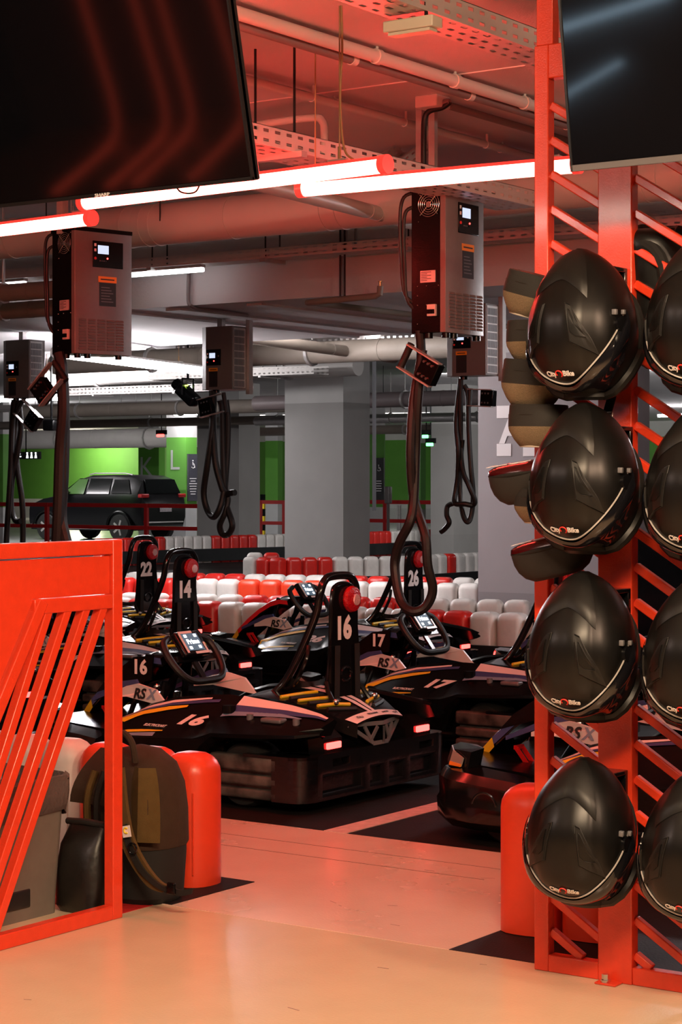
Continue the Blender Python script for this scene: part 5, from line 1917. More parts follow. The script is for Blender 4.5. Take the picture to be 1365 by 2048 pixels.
LID = mat('red_black_gloss_lid', (0.05, 0.002, 0.003), 0.2, spec=0.4)
NY = 4.53
S_ = 0.00118   # metres per photo pixel at the rack
for (px_, py_, rx, ry, h, lab, rot, lid, torn) in (
        (1064, 591, 0.072, 0.07, 0.112, 'topmost beige-bottomed neck brace, tipped to the right', (0.0, 0.28, 0), None, False),
        (1070, 684, 0.070, 0.07, 0.108, 'second beige-bottomed neck brace from the top', (0.0, 0.03, 0), None, False),
        (1066, 768, 0.080, 0.07, 0.122, 'third beige-bottomed neck brace, its dark band deepest', (0.0, 0.10, 0), None, False),
        (1078, 852, 0.076, 0.07, 0.110, 'fourth beige-bottomed neck brace, beside the second helmet', (0.0, 0.02, 0), None, False),
        (1086, 1012, 0.070, 0.07, 0.09, 'torn beige neck brace with yellow foam showing', (0.0, 0.05, 0), None, True),
        (1052, 963, 0.095, 0.07, 0.105, 'red-lidded black neck brace beside the second helmet', (0.15, -0.12, 0), LID, False),
        (1108, 1112, 0.11, 0.07, 0.105, 'lowest red-lidded black neck brace above the third helmet', (0.15, -0.22, 0), LID, False)):
    collar(on_y(px_, py_, NY), rx, ry, h, lab, rot, lid, torn=torn)
# low black board behind the rack
p_ = on_z(1160, 1330, 0)
solo('equipment_cabinet', MB().rbox((p_.x + 1.5, p_.y + 0.4, 0.46), (2.6, 0.4, 0.92), 0.02), BLACKP, 'low black cabinet standing behind the helmet rack', 'cabinet')

# ------------------------------------------------------------------ karts: nose at -x, rear bumper at x = 0, near side at -y
KM = []   # (name, mesh, parent index, label)


def K(name, mb, m, par=None, label=None, smooth=True, ang=35):
    me = mb.mesh(name, m, smooth, ang) if isinstance(mb, MB) else mb
    KM.append((name, me, par, label))
    return len(KM) - 1


def pocket_panel(cols, rows, pockets, x, depth, m_):
    """panel in the plane x, cells of the grid listed in pockets are pressed in towards -x"""
    V = {}

    def vv(i, j, d):
        k = (i, j, d)
        if k not in V:
            V[k] = m_.v((x - d, cols[i], rows[j]))
        return V[k]
    for i in range(len(cols) - 1):
        for j in range(len(rows) - 1):
            if (i, j) in pockets:
                y0, y1, z0, z1 = cols[i], cols[i + 1], rows[j], rows[j + 1]
                ins = min(y1 - y0, z1 - z0) * 0.16
                a = [vv(i, j, 0), vv(i + 1, j, 0), vv(i + 1, j + 1, 0), vv(i, j + 1, 0)]
                q = [(y0 + ins, z0 + ins), (y1 - ins, z0 + ins), (y1 - ins, z1 - ins), (y0 + ins, z1 - ins)]
                b = [m_.v((x - depth * 0.35, *p)) for p in q]
                c = [m_.v((x - depth, *p)) for p in q]
                for k in range(4):
                    m_.f([a[k], a[(k + 1) % 4], b[(k + 1) % 4], b[k]])
                    m_.f([b[k], b[(k + 1) % 4], c[(k + 1) % 4], c[k]])
                m_.f(c)
            else:
                m_.f([vv(i, j, 0), vv(i + 1, j, 0), vv(i + 1, j + 1, 0), vv(i, j + 1, 0)])


HWK = 0.53
SCUFF = mat('scuffed_black_plastic', (0.12, 0.10, 0.09), 0.38, 0, var=0.75, vscale=14, dark=(0.008, 0.008, 0.009), bump=0.12, bscale=60)
# rear bumper: moulded bar with pockets, wrapping round the corners
rb = MB()
cols = [-0.44, -0.41, -0.32, -0.20, -0.12, -0.09, 0.03, 0.06, 0.19, 0.22, 0.29, 0.39, 0.42, 0.44]
rws = [0.045, 0.06, 0.145, 0.165, 0.20, 0.222]
pocket_panel([-0.44, -0.41, -0.11, -0.08, 0.03, 0.06, 0.19, 0.22, 0.42, 0.44], [0.045, 0.058, 0.15, 0.163], {(1, 1), (3, 1), (5, 1), (7, 1)}, 0.0, 0.032, rb)
pocket_panel([-0.44, -0.34, -0.22, 0.29, 0.40, 0.44], [0.163, 0.172, 0.202, 0.222], {(1, 1), (3, 1)}, 0.0, 0.04, rb)
rb.bx(-0.16, -0.036, -0.44, 0.44, 0.05, 0.222)
rb.bx(-0.04, 0.0, -0.44, 0.44, 0.2215, 0.226)
for sg in (-1, 1):
    # rounded corner, then a side piece with three horizontal grooves
    prof = []
    for z in (0.045, 0.222):
        prof.append([(-0.08 + 0.08 * cos(a), sg * (0.44 + 0.09 * sin(a)), z) for a in [pi / 2 * i / 8 for i in range(9)]] + [(-0.16, sg * 0.53, z)])
    rb.grid(prof)
    rb.prism([(-0.08 + 0.08 * cos(a), sg * (0.44 + 0.09 * sin(a)), 0.222) for a in [pi / 2 * i / 8 for i in range(9)]] + [(-0.30, sg * 0.53, 0.222), (-0.30, sg * 0.40, 0.222), (-0.05, sg * 0.40, 0.222)], (0, 0, -0.012))
RBI = K('rear_bumper', rb, [mat('bumper_black', (0.007, 0.007, 0.009), 0.2, 0, var=0.6, vscale=12, bump=0.10, bscale=40, spec=0.6)], ang=50)
for sg in (-1, 1):
    sb = MB()
    for (z0, z1) in ((0.045, 0.085), (0.097, 0.14), (0.152, 0.215)):
        sb.rbox((-0.30, sg * 0.505, (z0 + z1) / 2), (0.34, 0.05, z1 - z0), 0.012, 3)
    sb.bx(-0.46, -0.14, sg * 0.47, sg * 0.50, 0.05, 0.21)
    K('bumper_side', sb, SCUFF, None, 'scuffed side of the bumper')
# chassis floor
ch = MB()
ch.prism([(-0.15, -0.32, 0.05), (-0.15, 0.32, 0.05), (-1.2, 0.34, 0.05), (-1.52, 0.24, 0.05), (-1.52, -0.24, 0.05), (-1.2, -0.34, 0.05)], (0, 0, 0.02))
for sg in (-1, 1):
    ch.tube([(-0.2, sg * 0.3, 0.08), (-1.2, sg * 0.33, 0.08), (-1.50, sg * 0.25, 0.08)], 0.016, 8)
    ch.tube([(-0.35, sg * 0.3, 0.10), (-0.5, sg * 0.52, 0.10), (-1.15, sg * 0.52, 0.10), (-1.25, sg * 0.3, 0.10)], 0.013, 8)
ch.bx(-0.3, -0.05, -0.3, 0.3, 0.06, 0.26)
ch.bx(-0.95, -0.45, -0.46, -0.25, 0.06, 0.24)
ch.bx(-0.95, -0.45, 0.25, 0.46, 0.06, 0.24)
K('chassis', ch, BLACKP)
# wheels
for (s, q, r, w) in ((0.33, 0.42, 0.128, 0.15), (1.20, 0.42, 0.118, 0.11)):
    for sg in (-1, 1):
        m_ = MB().lathe([(r * 0.5, -w / 2), (r * 0.9, -w / 2), (r, -w * 0.36), (r, w * 0.36), (r * 0.9, w / 2), (r * 0.5, w / 2)], seg=28, M=Matrix.Rotation(pi / 2, 3, 'X'), c=(-s, sg * q, r))
        wi = K('wheel', m_, TYRE)
        h_ = MB().lathe([(0.012, -w * 0.3), (r * 0.55, -w * 0.32), (r * 0.55, w * 0.32), (0.012, w * 0.3)], seg=20, M=Matrix.Rotation(pi / 2, 3, 'X'), c=(-s, sg * q, r))
        K('hub', h_, GREYD, wi)
# side pods with their fenders
PSEC = [  # s, q outer, q inner, z bottom, z crease, z shoulder, z inner
    (-0.02, 0.46, 0.36, 0.30, 0.315, 0.335, 0.36),
    (0.05, 0.53, 0.34, 0.285, 0.31, 0.345, 0.375),
    (0.20, 0.56, 0.33, 0.275, 0.305, 0.355, 0.395),
    (0.44, 0.56, 0.32, 0.265, 0.295, 0.36, 0.415),
    (0.50, 0.555, 0.32, 0.20, 0.275, 0.36, 0.42),
    (0.54, 0.55, 0.32, 0.09, 0.265, 0.355, 0.42),
    (0.62, 0.55, 0.32, 0.07, 0.26, 0.35, 0.415),
    (0.80, 0.55, 0.32, 0.065, 0.25, 0.335, 0.395),
    (0.93, 0.54, 0.33, 0.065, 0.24, 0.32, 0.36),
    (1.03, 0.52, 0.35, 0.07, 0.22, 0.295, 0.31),
    (1.10, 0.48, 0.37, 0.09, 0.19, 0.24, 0.25)]
for sg in (-1, 1):
    rows = []
    for (s, qo, qi, zb, zc, zs_, zi) in PSEC:
        rows.append([(-s, sg * (qi + 0.02), zb), (-s, sg * (qo - 0.04), zb), (-s, sg * qo, zb + (zc - zb) * 0.5), (-s, sg * (qo - 0.002), zc), (-s, sg * (qo - 0.03), zc + 0.012), (-s, sg * (qi + 0.09), zs_), (-s, sg * qi, zi), (-s, sg * (qi - 0.02), zi - 0.01)])
    pi__ = K('side_pod', MB().grid(rows, cv=True, cap=True), BLACKP, ang=24)

    def on_pod(s, u, off=0.003):
        """u = 0 at the outer crease, 1 at the shoulder, 2 at the inner edge"""
        for a, b in zip(PSEC, PSEC[1:]):
            if a[0] <= s <= b[0]:
                t_ = (s - a[0]) / (b[0] - a[0])
                v_ = [x + (y - x) * t_ for x, y in zip(a, b)]
                break
        _, qo, qi, zb, zc, zs_, zi = v_
        A_, B_, C__ = Vector((-s, sg * (qo - 0.03), zc + 0.012)), Vector((-s, sg * (qi + 0.09), zs_)), Vector((-s, sg * qi, zi))
        p = A_ + (B_ - A_) * u if u <= 1 else B_ + (C__ - B_) * (u - 1)
        return p + Vector((0, sg * 0.5, 0.85)) * off

    def decal(name, prof, m, off=0.003, n=12):
        """prof: list of (s, u_low, u_high)"""
        rows_ = []
        for (s0, a0, b0), (s1, a1, b1) in zip(prof, prof[1:]):
            for k in range(n if (s1, a1, b1) != prof[-1] else n + 1):
                t_ = k / n
                s, a, b = s0 + (s1 - s0) * t_, a0 + (a1 - a0) * t_, b0 + (b1 - b0) * t_
                rows_.append([on_pod(s, a + (b - a) * w / 4, off) for w in range(5)])
        K(name, MB().grid(rows_), m, pi__)
    decal('white_stripe', [(0.0, 1.72, 1.86), (0.14, 1.60, 1.97), (0.30, 1.50, 1.99), (0.45, 1.42, 1.99)], WVIN, 0.006)
    decal('blue_stripe', [(0.0, 1.60, 1.70), (0.14, 1.28, 1.58), (0.47, 1.0, 1.40)], BLUE, 0.006)
    decal('steel_stripe', [(0.10, 1.15, 1.22), (0.22, 1.0, 1.26), (0.48, 0.72, 0.98)], CYAN, 0.006)
    decal('yellow_stripe', [(0.70, 1.30, 1.42), (0.90, 1.0, 1.35), (1.03, 0.55, 1.1)], YEL)
    decal('white_edge', [(0.60, 1.72, 1.80), (0.90, 1.55, 1.75), (1.03, 1.25, 1.5)], WVIN)
    decal('blue_edge', [(0.55, 1.55, 1.70), (0.90, 1.40, 1.55), (1.03, 1.1, 1.25)], BLUE)
    decal('yellow_flash', [(0.73, 0.12, 0.16), (0.85, 0.08, 0.2), (1.0, 0.05, 0.18)], YEL)
    decal('steel_flash', [(0.76, -0.12, 0.06), (0.88, -0.16, 0.03), (1.04, -0.2, -0.02)], CYAN)
    # small lettering and cap
    c_ = on_pod(0.79, 0.36, 0.005)
    me = text_mesh('ELECTRICKART', 0.022, 0.3, 0.0003, 0.0004)
    x = Vector((1, 0, 0)) if sg < 0 else Vector((-1, 0, 0))
    zz = Vector((0, sg * 0.5, 0.85)).normalized()
    y = zz.cross(x)
    me.transform(Matrix.Translation(c_) @ Matrix((x, y, zz)).transposed().to_4x4() @ Matrix.Diagonal((0.75, 1, 1, 1)))
    me.materials.clear()
    me.materials.append(WHITEP)
    K('lettering', me, None, pi__)
    cp = MB()
    p_ = on_pod(0.46, 1.0, 0)
    cp.cyl(p_, p_ + Vector((0, 0, 0.03)), 0.028, 14)
    K('filler_cap', cp, BLACKP, pi__)
    for s_, r_ in ((0.33, 0.014), (0.10, 0.014)):
        p_ = on_pod(s_, 0.75, 0)
        K('pod_knob', MB().cyl(p_ - Vector((0, 0, .01)), p_ + Vector((0, 0, 0.02)), r_, 12), GREYD, pi__)
    hp = MB()
    p_ = on_pod(0.21, 0.75, 0)
    hp.rbox(p_ + Vector((0, 0, 0.004)), (0.10, 0.05, 0.02), 0.008)
    K('latch', hp, GREYD, pi__)
    # seat-side rubber hand grip / bolt
# number cells are added per kart
# rear deck (cooling cover)
DS = [(0.0, 0.17, 0.315), (0.05, 0.20, 0.335), (0.14, 0.24, 0.375), (0.26, 0.29, 0.405), (0.40, 0.32, 0.42), (0.46, 0.32, 0.415)]
rows = []
for s, hw, z in DS:
    rows.append([(-s, hw * u, z + 0.02 * (1 - u * u) - (0.05 if abs(u) == 1 else 0)) for u in (-1, -0.98, -0.6, -0.25, 0, 0.25, 0.6, 0.98, 1)])
dk = K('engine_cover', MB().grid(rows), BLACKG, ang=30)


def on_deck(s, u, off=0.004):
    for a, b in zip(DS, DS[1:]):
        if a[0] <= s <= b[0]:
            t_ = (s - a[0]) / (b[0] - a[0])
            hw, z = a[1] + (b[1] - a[1]) * t_, a[2] + (b[2] - a[2]) * t_
            return Vector((-s, hw * u, z + 0.02 * (1 - u * u) + off))
    return Vector((-s, 0, 0.4))


for sg in (-1, 1):
    for k in range(3):
        s0 = 0.13 + 0.075 * k
        K('vent_bar', MB().tube(smooth_path([on_deck(s0 + 0.03, sg * 0.88), on_deck(s0 + 0.005, sg * 0.60), on_deck(s0 - 0.02, sg * 0.28)], 4), 0.0075, 8), YEL, dk)
        K('vent_opening', MB().tube(smooth_path([on_deck(s0 - 0.005, sg * 0.85, 0.001), on_deck(s0 - 0.03, sg * 0.60, .001), on_deck(s0 - 0.05, sg * 0.3, .001)], 4), 0.010, 6), SIGNB, dk)
    v_ = MB()
    v_.grid([[on_deck(s, sg * (0.02 + 0.02 * (s / 0.3)), 0.004), on_deck(s, sg * (0.11 + 0.10 * (s / 0.3)), 0.004)] for s in [0.045 + 0.04 * i for i in range(9)]])
    K('white_trim', v_, WVIN, dk)
v_ = MB()
v_.grid([[on_deck(0.003 + 0.042 * w / 3, u, 0.005) for w in range(4)] for u in [-0.97 + 0.097 * i for i in range(21)]])
wt = K('white_trim', v_, WVIN, dk)
for body, u_, sz in (('ITALIA', -0.62, 0.018), ('TECH-DRIVE', -0.15, 0.013), ('UNITED', 0.35, 0.013), ('KDE', 0.75, 0.018)):
    me = text_mesh(body, sz, 0.15, 0.0004, 0.0003)
    c_ = on_deck(0.022, u_, 0.007)
    x = Vector((0, 1, 0))
    zz = Vector((0.45, 0, 0.9)).normalized()
    y = zz.cross(x)
    me.transform(Matrix.Translation(c_) @ Matrix((x, y, zz)).transposed().to_4x4())
    me.materials.clear()
    me.materials.append(SIGNB)
    K('lettering', me, None, wt)
# grey cut-out bracket under the V
bk2 = MB()
for sg in (-1, 1):
    def P_(y, z, o=0.0):
        return (0.012 - 0.25 * abs(y) + o, sg * y, z)
    bars = [((0.0, 0.312), (0.185, 0.315)), ((0.0, 0.30), (0.0, 0.235)), ((0.0, 0.235), (0.055, 0.232)), ((0.185, 0.315), (0.055, 0.235)), ((0.03, 0.30), (0.07, 0.24)), ((0.10, 0.305), (0.06, 0.24))]
    for (a, b) in bars:
        bk2.bar(P_(*a), P_(*b), 0.016, 0.006, up=(1, 0, 0.0))
K('rear_bracket', bk2, GREYD)
# tail lamps on the bumper
for sg in (-1, 1):
    hs = K('lamp_housing', MB().prism([(-0.08, sg * 0.26, 0.222), (-0.01, sg * 0.26, 0.222), (-0.012, sg * 0.26, 0.28), (-0.05, sg * 0.26, 0.31), (-0.09, sg * 0.26, 0.31)], (0, sg * 0.13, 0)), BLACKG, smooth=False)
    K('tail_lamp', MB().rbox((-0.006, sg * 0.325, 0.254), (0.012, 0.095, 0.026), 0.005), LEDR, hs)
# seat
rows = []
for (s, z, hw, dpt) in ((0.86, 0.10, 0.17, 0.03), (0.78, 0.075, 0.18, 0.06), (0.62, 0.075, 0.18, 0.09), (0.50, 0.12, 0.18, 0.10), (0.42, 0.24, 0.18, 0.09), (0.36, 0.38, 0.17, 0.07), (0.33, 0.46, 0.14, 0.03)):
    rows.append([(-s - dpt * abs(u) ** 2 * 0.8, hw * u, z + dpt * abs(u) ** 2.5 * 0.9) for u in (-1, -0.9, -0.6, -0.3, 0, 0.3, 0.6, 0.9, 1)])
st_ = MB().grid(rows)
stm = st_.mesh('seat', BLACKR)
K('seat', stm, None)
# roll hoop
hoop = [(-0.44, -0.23, 0.38), (-0.36, -0.155, 0.48), (-0.24, -0.135, 0.72), (-0.212, -0.130, 0.83), (-0.21, -0.105, 0.880), (-0.21, -0.06, 0.900), (-0.21, 0.06, 0.900), (-0.21, 0.105, 0.880), (-0.212, 0.130, 0.83), (-0.24, 0.135, 0.72), (-0.36, 0.155, 0.48), (-0.44, 0.23, 0.38)]
K('roll_hoop', MB().tube(smooth_path(hoop, 5), 0.017, 12), BLACKM)
inner = [(-0.21, -0.085, 0.44), (-0.19, -0.088, 0.60), (-0.185, -0.085, 0.80), (-0.19, -0.05, 0.862), (-0.19, 0.05, 0.862), (-0.185, 0.085, 0.80), (-0.19, 0.088, 0.60), (-0.21, 0.085, 0.44)]
K('inner_hoop', MB().tube(smooth_path(inner, 5), 0.010, 10), BLACKM)
pl = MB()
pl.prism([(-0.19, -0.10, 0.40), (-0.19, 0.10, 0.40), (-0.19, 0.10, 0.62), (-0.19, 0.075, 0.84), (-0.19, 0.05, 0.86), (-0.19, -0.05, 0.86), (-0.19, -0.075, 0.84), (-0.19, -0.10, 0.62)], (0.014, 0, 0))
NP_ = K('number_plate', pl, BLACKG, smooth=False)
sl2 = MB()
sl2.tube(arc((-0.172, 0, 0.50), 0.035, 0, 2 * pi * 15 / 16, 15, (0, 1, 0), (0, 0, 0.8)), 0.006, 8, closed=True)
K('belt_ring', sl2, BLACKM)
for sg in (-1, 1):
    K('harness_strap', MB().bar((-0.165, sg * 0.075, 0.40), (-0.165, sg * 0.07, 0.62), 0.032, 0.004, up=(1, 0, 0)), WEB)
    K('seat_stay', MB().tube([(-0.135, sg * 0.13, 0.38), (-0.18, sg * 0.12, 0.44), (-0.2, sg * 0.10, 0.47)], 0.010, 8), BLACKM)
    bt = MB()
    bt.ball((-0.125, sg * 0.14, 0.40), 0.014, 10, 6)
    K('stay_bolt', bt, CHROME)
    K('grab_handle', MB().tube(smooth_path([(-0.25, sg * 0.155, 0.62), (-0.24, sg * 0.19, 0.56), (-0.30, sg * 0.19, 0.46), (-0.36, sg * 0.17, 0.44)], 4), 0.009, 8), BLACKM)
# brake lamp, upper far corner of the plate
bl_ = MB()
bl_.lathe([(0.010, 0.0), (0.052, 0.0), (0.055, 0.008), (0.05, 0.022), (0.03, 0.028), (0.004, 0.029)], c=(-0.176, 0.035, 0.805), seg=28, M=Matrix.Rotation(pi / 2, 3, 'Y'))
bli = K('brake_lamp', bl_, LAMPRED, None, 'round red brake lamp')
K('lamp_core', MB().lathe([(0.001, 0.028), (0.024, 0.028), (0.022, 0.032), (0.001, 0.034)], c=(-0.176, 0.042, 0.803), seg=20, M=Matrix.Rotation(pi / 2, 3, 'Y')), LAMPWHT, bli)
# steering column and wheel
SC_ = Vector((-1.0, 0, 0.545))
xn = Vector((0.80, 0, 0.60)).normalized()       # faces the driver
xv_, yv_ = Vector((0, 1, 0)), xn.cross(Vector((0, 1, 0)))
if yv_.z < 0:
    yv_ = -yv_
K('steering_column', MB().tube([SC_ - xn * 0.02, Vector((-1.25, 0, 0.20)), Vector((-1.35, 0, 0.10))], 0.016, 10).tube([Vector((-1.12, -0.10, 0.08)), Vector((-1.08, -0.07, 0.42))], 0.014, 8).tube([Vector((-1.12, 0.10, 0.08)), Vector((-1.08, 0.07, 0.42))], 0.014, 8), BLACKM)


def sw(u, v, d=0.0):
    return SC_ + xv_ * u + yv_ * v + xn * d


wh = [(0.10, 0.075), (0.15, 0.05), (0.165, 0.0), (0.16, -0.06), (0.135, -0.115), (0.09, -0.145), (0.0, -0.150)]
wh = wh + [(-u, v) for u, v in reversed(wh[:-1])]
wi = K('steering_wheel', MB().tube(smooth_path([sw(u, v, 0.01) for u, v in wh], 5), 0.016, 10), BLACKR)
K('wheel_spoke', MB().bar(sw(-0.15, -0.03), sw(0.15, -0.03), 0.03, 0.012, up=xn).bar(sw(0, -0.03), sw(0, -0.14), 0.03, 0.012, up=xn), BLACKM, wi)
rotS = Matrix((xv_, yv_, xn)).transposed()
db_ = K('dash_display', MB().rbox(sw(0, 0.025, 0.025), (0.17, 0.125, 0.035), 0.012, 3, rotS), BLACKG, wi)
K('display_frame', MB().box(sw(-0.062, 0.025, 0.0435), (0.012, 0.10, 0.002), rotS).box(sw(0.030, -0.027, 0.0435), (0.09, 0.012, 0.002), rotS).box(sw(-0.02, 0.078, 0.0435), (0.09, 0.012, 0.002), rotS).box(sw(0.068, 0.0, 0.0435), (0.010, 0.045, 0.002), rotS), WVIN, db_)
K('display_glass', MB().box(sw(0.0, 0.028, 0.0435), (0.105, 0.085, 0.002), rotS), SCREENK, db_)
dm_ = MB()
for (u, v) in ((-0.033, 0.058), (0.033, 0.058), (-0.033, -0.002), (0.030, 0.0)):
    dm_.box(sw(u, v, 0.0455), (0.017, 0.014, 0.001), rotS)
K('display_symbols', dm_, SCREENW, db_)
me = text_mesh('Prime', 0.034, 0, 0.0008, 0.0003)
me.transform(Matrix.Translation(sw(0.0, 0.028, 0.0455)) @ rotS.to_4x4())
me.materials.clear()
me.materials.append(SCREENW)
K('lettering', me, None, db_)
# front fairing: an arched cowl from the nose up to the steering
FS = [(1.53, 0.285, 0.09), (1.46, 0.345, 0.12), (1.37, 0.42, 0.13), (1.28, 0.485, 0.13), (1.20, 0.53, 0.125), (1.13, 0.55, 0.12), (1.07, 0.545, 0.11)]
rows = []
for s, z, hw in FS:
    rows.append([(-s, hw * u, z - 0.02 * abs(u) ** 3) for u in (-1, -0.8, -0.4, 0, 0.4, 0.8, 1)])
    
low = [[(p[0] + 0.01, p[1], p[2] - 0.035) for p in r] for r in rows]
fg_ = MB()
ring = [a + list(reversed(b)) for a, b in zip(rows, low)]
fg_.grid(ring, cv=True, cap=True)
FI = K('front_fairing', fg_, BLACKG, ang=40)
fd = [[(p[0], p[1] * 0.96, p[2] + 0.003) for p in r] for r in rows]
for e_, sg in ((0, -1), (-1, 1)):
    off_ = Vector((0, sg * 0.004, 0))
    K('blue_panel', MB().grid([[Vector(a[e_]) + off_, Vector(a[e_]).lerp(Vector(b[e_]), 0.75) + off_] for a, b in zip(rows[1:], low[1:])]), BLUE, FI)
    K('yellow_panel', MB().grid([[Vector(a[e_]) + off_ * 1.2, Vector(b[e_]) + off_ * 1.2] for a, b in zip(rows[:2], low[:2])]), YEL, FI)
K('blue_panel', MB().grid([r[:3] for r in fd[1:6]]), BLUE, FI)
K('yellow_panel', MB().grid([r[:4] for r in fd[0:2]]), YEL, FI)
K('yellow_stripe', MB().grid([[Vector(r[2]).lerp(Vector(r[3]), 0.15), Vector(r[2]).lerp(Vector(r[3]), 0.7)] for r in fd[1:6]]), YEL, FI)
K('white_panel', MB().grid([r[3:6] for r in fd[1:5]]), WVIN, FI)
for sg in (-1, 1):
    K('side_plate', MB().prism([(-1.42, sg * 0.125, 0.36), (-1.28, sg * 0.130, 0.40), (-1.10, sg * 0.130, 0.43), (-1.09, sg * 0.130, 0.54), (-1.20, sg * 0.130, 0.525), (-1.36, sg * 0.13, 0.42)], (0, sg * 0.008, 0)), BLACKP, FI, smooth=False)
    K('fairing_strut', MB().tube(smooth_path([(-1.14, sg * 0.11, 0.54), (-1.20, sg * 0.12, 0.35), (-1.30, sg * 0.14, 0.12)], 4), 0.012, 8), BLACKM)
    sd = K('front_side_panel', MB().prism([(-0.86, sg * 0.30, 0.345), (-0.93, sg * 0.30, 0.415), (-1.03, sg * 0.30, 0.435), (-1.10, sg * 0.29, 0.42), (-1.20, sg * 0.275, 0.38), (-1.20, sg * 0.275, 0.365), (-1.10, sg * 0.29, 0.375)], (0, sg * 0.012, 0)), WVIN, smooth=False, label='white side panel with lettering')
    K('blue_panel', MB().prism([(-1.03, sg * 0.298, 0.436), (-1.10, sg * 0.288, 0.42), (-1.32, sg * 0.25, 0.34), (-1.32, sg * 0.25, 0.355), (-1.12, sg * 0.285, 0.44), (-1.04, sg * 0.298, 0.452)], (0, sg * 0.014, 0)), BLUE, sd, smooth=False)
    for body, ox, m in (('RS', -1.02, SIGNB), ('X', -0.955, CYAN)):
        me = text_mesh(body, 0.06, 0.3, 0.002, 0.0006)
        x = Vector((1, 0, 0)) if sg < 0 else Vector((-1, 0, 0))
        zz = Vector((0, sg, 0))
        y = zz.cross(x)
        oo = ox if sg < 0 else -1.98 - ox
        me.transform(Matrix.Translation((oo, sg * 0.314, 0.392)) @ Matrix((x, y, zz)).transposed().to_4x4())
        me.materials.clear()
        me.materials.append(m)
        K('lettering', me, None, sd)
    # pedals
    pdl = MB()
    a_, b_, c_ = Vector((-1.30, sg * 0.20, 0.31)), Vector((-1.21, sg * 0.20, 0.20)), Vector((-1.27, sg * 0.20, 0.12))
    for o_ in (-0.022, 0.022):
        pdl.bar(a_ + Vector((0, o_, 0)), b_ + Vector((0, o_, 0)), 0.010, 0.014)
        pdl.bar(b_ + Vector((0, o_, 0)), c_ + Vector((0, o_, 0)), 0.010, 0.014)
    pdl.bar(a_ + Vector((0, -0.027, 0)), a_ + Vector((0, 0.027, 0)), 0.014, 0.014)
    pdl.bar(b_ + Vector((0, -0.027, 0)), b_ + Vector((0, 0.027, 0)), 0.012, 0.012)
    K('pedal', pdl, mat('red_anodised', (0.7, 0.015, 0.015), 0.25, 0.3, coat=0.4), None, 'red pedal')
# nose bumper
NS = [(1.08, 0.54, 0.07, 0.22), (1.16, 0.56, 0.05, 0.235), (1.29, 0.56, 0.05, 0.245), (1.42, 0.52, 0.05, 0.25), (1.51, 0.43, 0.05, 0.25), (1.57, 0.30, 0.055, 0.24), (1.595, 0.12, 0.06, 0.23)]
outer = [(-s, -q) for s, q, _, _ in NS] + [(-1.60, 0.0)] + [(-s, q) for s, q, _, _ in reversed(NS)]
zb_ = [n[2] for n in NS] + [0.06] + [n[2] for n in reversed(NS)]
zt_ = [n[3] for n in NS] + [0.23] + [n[3] for n in reversed(NS)]
rows = []
for (p, zb, zt) in zip(outer, zb_, zt_):
    cx_, cy_ = -1.18, 0.0
    v_ = Vector((p[0] - cx_, p[1] - cy_, 0))
    n_ = v_.normalized()
    q = lambda k, z: (p[0] - n_.x * k, p[1] - n_.y * k, z)
    rows.append([q(0.10, zb), q(0.03, zb), q(0.0, zb + 0.03), q(-0.004, (zb + zt) / 2 - 0.01), q(0.006, (zb + zt) / 2 + 0.005), q(0.004, zt - 0.03), q(0.03, zt), q(0.12, zt + 0.012), q(0.14, zt - 0.02), q(0.14, zb + 0.02)])
NI = K('nose_bumper', MB().grid(rows, cv=True, cap=True), mat('nose_black', (0.005, 0.0045, 0.0045), 0.16, 0, var=0.4, vscale=10, spec=0.5), ang=40)
K('nose_deck', MB().prism([(-1.08, -0.42, 0.235), (-1.37, -0.42, 0.255), (-1.52, -0.25, 0.255), (-1.56, 0, 0.25), (-1.52, 0.25, 0.255), (-1.37, 0.42, 0.255), (-1.08, 0.42, 0.235)], (0, 0, 0.012)), BLACKP, smooth=False)
for sg in (-1, 1):
    hl = MB()
    hl.prism([(-1.435, sg * 0.30, 0.255), (-1.525, sg * 0.27, 0.255), (-1.515, sg * 0.34, 0.25), (-1.455, sg * 0.42, 0.25), (-1.365, sg * 0.46, 0.25), (-1.345, sg * 0.40, 0.26)], (0.015, 0, 0.065))
    h_i = K('headlamp_pod', hl, BLACKG, smooth=False)
    K('headlamp', MB().prism([(-1.527, sg * 0.275, 0.262), (-1.521, sg * 0.335, 0.258), (-1.461, sg * 0.423, 0.258), (-1.443, sg * 0.423, 0.312), (-1.501, sg * 0.338, 0.315), (-1.509, sg * 0.28, 0.315)], (-0.004, sg * 0.003, 0.001)), CLEAR, h_i, smooth=False)
    K('indicator', MB().prism([(-1.459, sg * 0.425, 0.258), (-1.395, sg * 0.452, 0.258), (-1.385, sg * 0.45, 0.29), (-1.442, sg * 0.425, 0.312)], (-0.003, sg * 0.004, 0.001)), CLEAR, h_i, smooth=False)
    K('amber_strip', MB().prism([(-1.458, sg * 0.4285, 0.258), (-1.395, sg * 0.456, 0.258), (-1.393, sg * 0.4555, 0.268), (-1.455, sg * 0.428, 0.272)], (-0.003, sg * 0.004, 0.0)), AMBER, h_i, smooth=False)
    rec = MB()
    rec.tube(arc((-1.24, sg * 0.552, 0.14), 0.05, 0, 2 * pi * 19 / 20, 19, (1, 0, 0), (0, 0, 1)), 0.006, 8, closed=True)
    K('tow_recess', rec, BLACKG, NI)
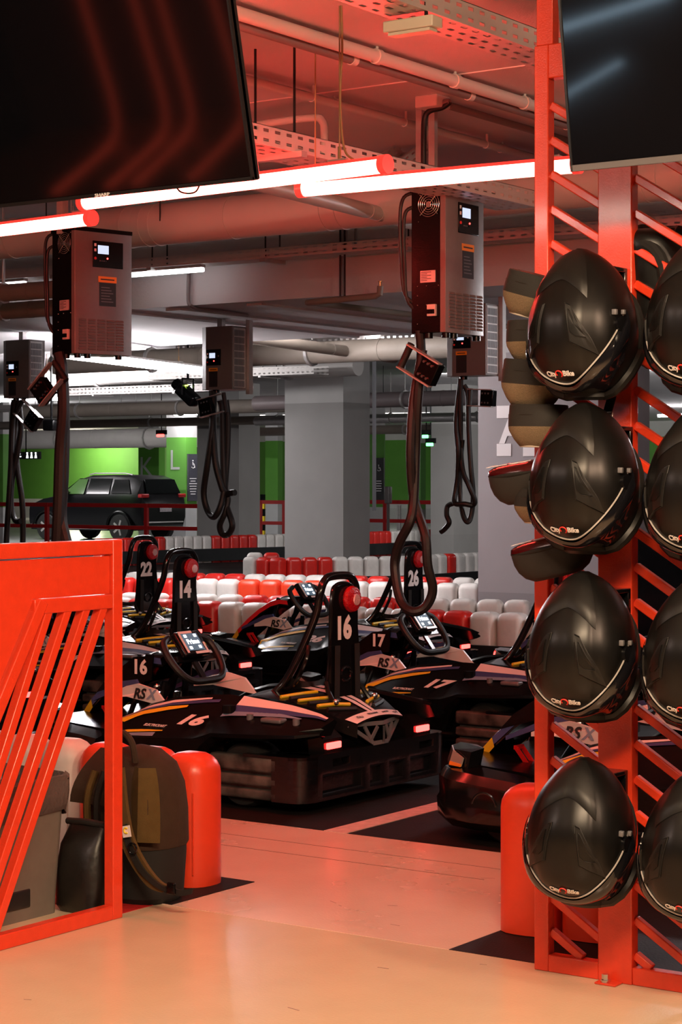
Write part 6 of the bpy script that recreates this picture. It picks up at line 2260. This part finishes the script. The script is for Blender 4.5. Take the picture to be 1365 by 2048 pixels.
# dark filling between nose and cockpit (batteries, brake parts)
ft_ = MB()
ft_.rbox((-0.70, -0.36, 0.20), (0.5, 0.14, 0.18), 0.02)
ft_.rbox((-0.70, 0.36, 0.20), (0.5, 0.14, 0.18), 0.02)
ft_.rbox((-1.26, 0, 0.14), (0.18, 0.5, 0.10), 0.02)
K('battery_box', ft_, BLACKP)
for sg in (-1, 1):
    K('rod_end', MB().ball((-1.1, sg * 0.1, 0.40), 0.018, 10, 6).tube([(-1.1, sg * 0.1, .40), (-1.13, sg * 0.1, .32)], 0.015, 8), CHROME)


def kart(x, y, number, label, ry=0.0, race=False):
    t = thing('kart', label, 'kart', (x, y, 0), ry, group='parked electric karts')
    made = []
    for (nm, me, par, lb) in KM:
        if race and nm == 'side_plate':
            made.append(None)
            continue
        if race and nm in ('white_panel', 'blue_panel') and par == FI:
            me = me.copy()
            me.materials.clear()
            me.materials.append(RVIN)
            nm = 'red_panel'
        o = link(nm, me, made[par] if par is not None else t)
        WMX[o] = Matrix.Identity(4)
        if lb:
            o['label'] = lb
        made.append(o)
    if number:
        letters('number', number, 0.125, (-0.1745, -0.015, 0.685), (0, 1, 0), (0, 0, 1), WHITEP, made[NP_], bold=0.006, wx=0.92)
        for sg in (-1, 1):
            c_ = Vector((-0.615, sg * 0.47, 0.317))
            letters('number', number, 0.085, c_ + Vector((0, sg * 0.004, 0.008)), (1, 0, 0) if sg < 0 else (-1, 0, 0), (0, -sg * 0.86, 0.55), WVIN, t, shear=0.35, bold=0.004, wx=1.5)
            if not race:
                letters('number', number, 0.085, (-1.165, sg * 0.1395, 0.482), (1, 0, 0) if sg < 0 else (-1, 0, 0), (0, 0, 1), WHITEP, made[FI], bold=0.003)
    return t


kart(-4.48, 6.73, '16', 'nearest black electric kart numbered 16, its rear towards the lane')
kart(-4.42, 8.50, '17', 'black electric kart numbered 17 just beyond kart 16 on the right')
kart(-6.82, 8.56, '14', 'black electric kart numbered 14 in the second row left')
kart(-6.45, 10.33, '26', 'black electric kart numbered 26 with the charging loop hanging before it', race=True)
kart(-8.60, 10.33, '22', 'black electric kart numbered 22, farthest at the left')
kart(-2.36, 6.62, '', 'black electric kart nosing out from behind the rack post at the right')
kart(-6.75, 6.75, '', 'black electric kart half hidden behind the divider slats')
kart(-4.35, 10.33, '', 'black electric kart beyond kart 17, mostly hidden by it and the rack')
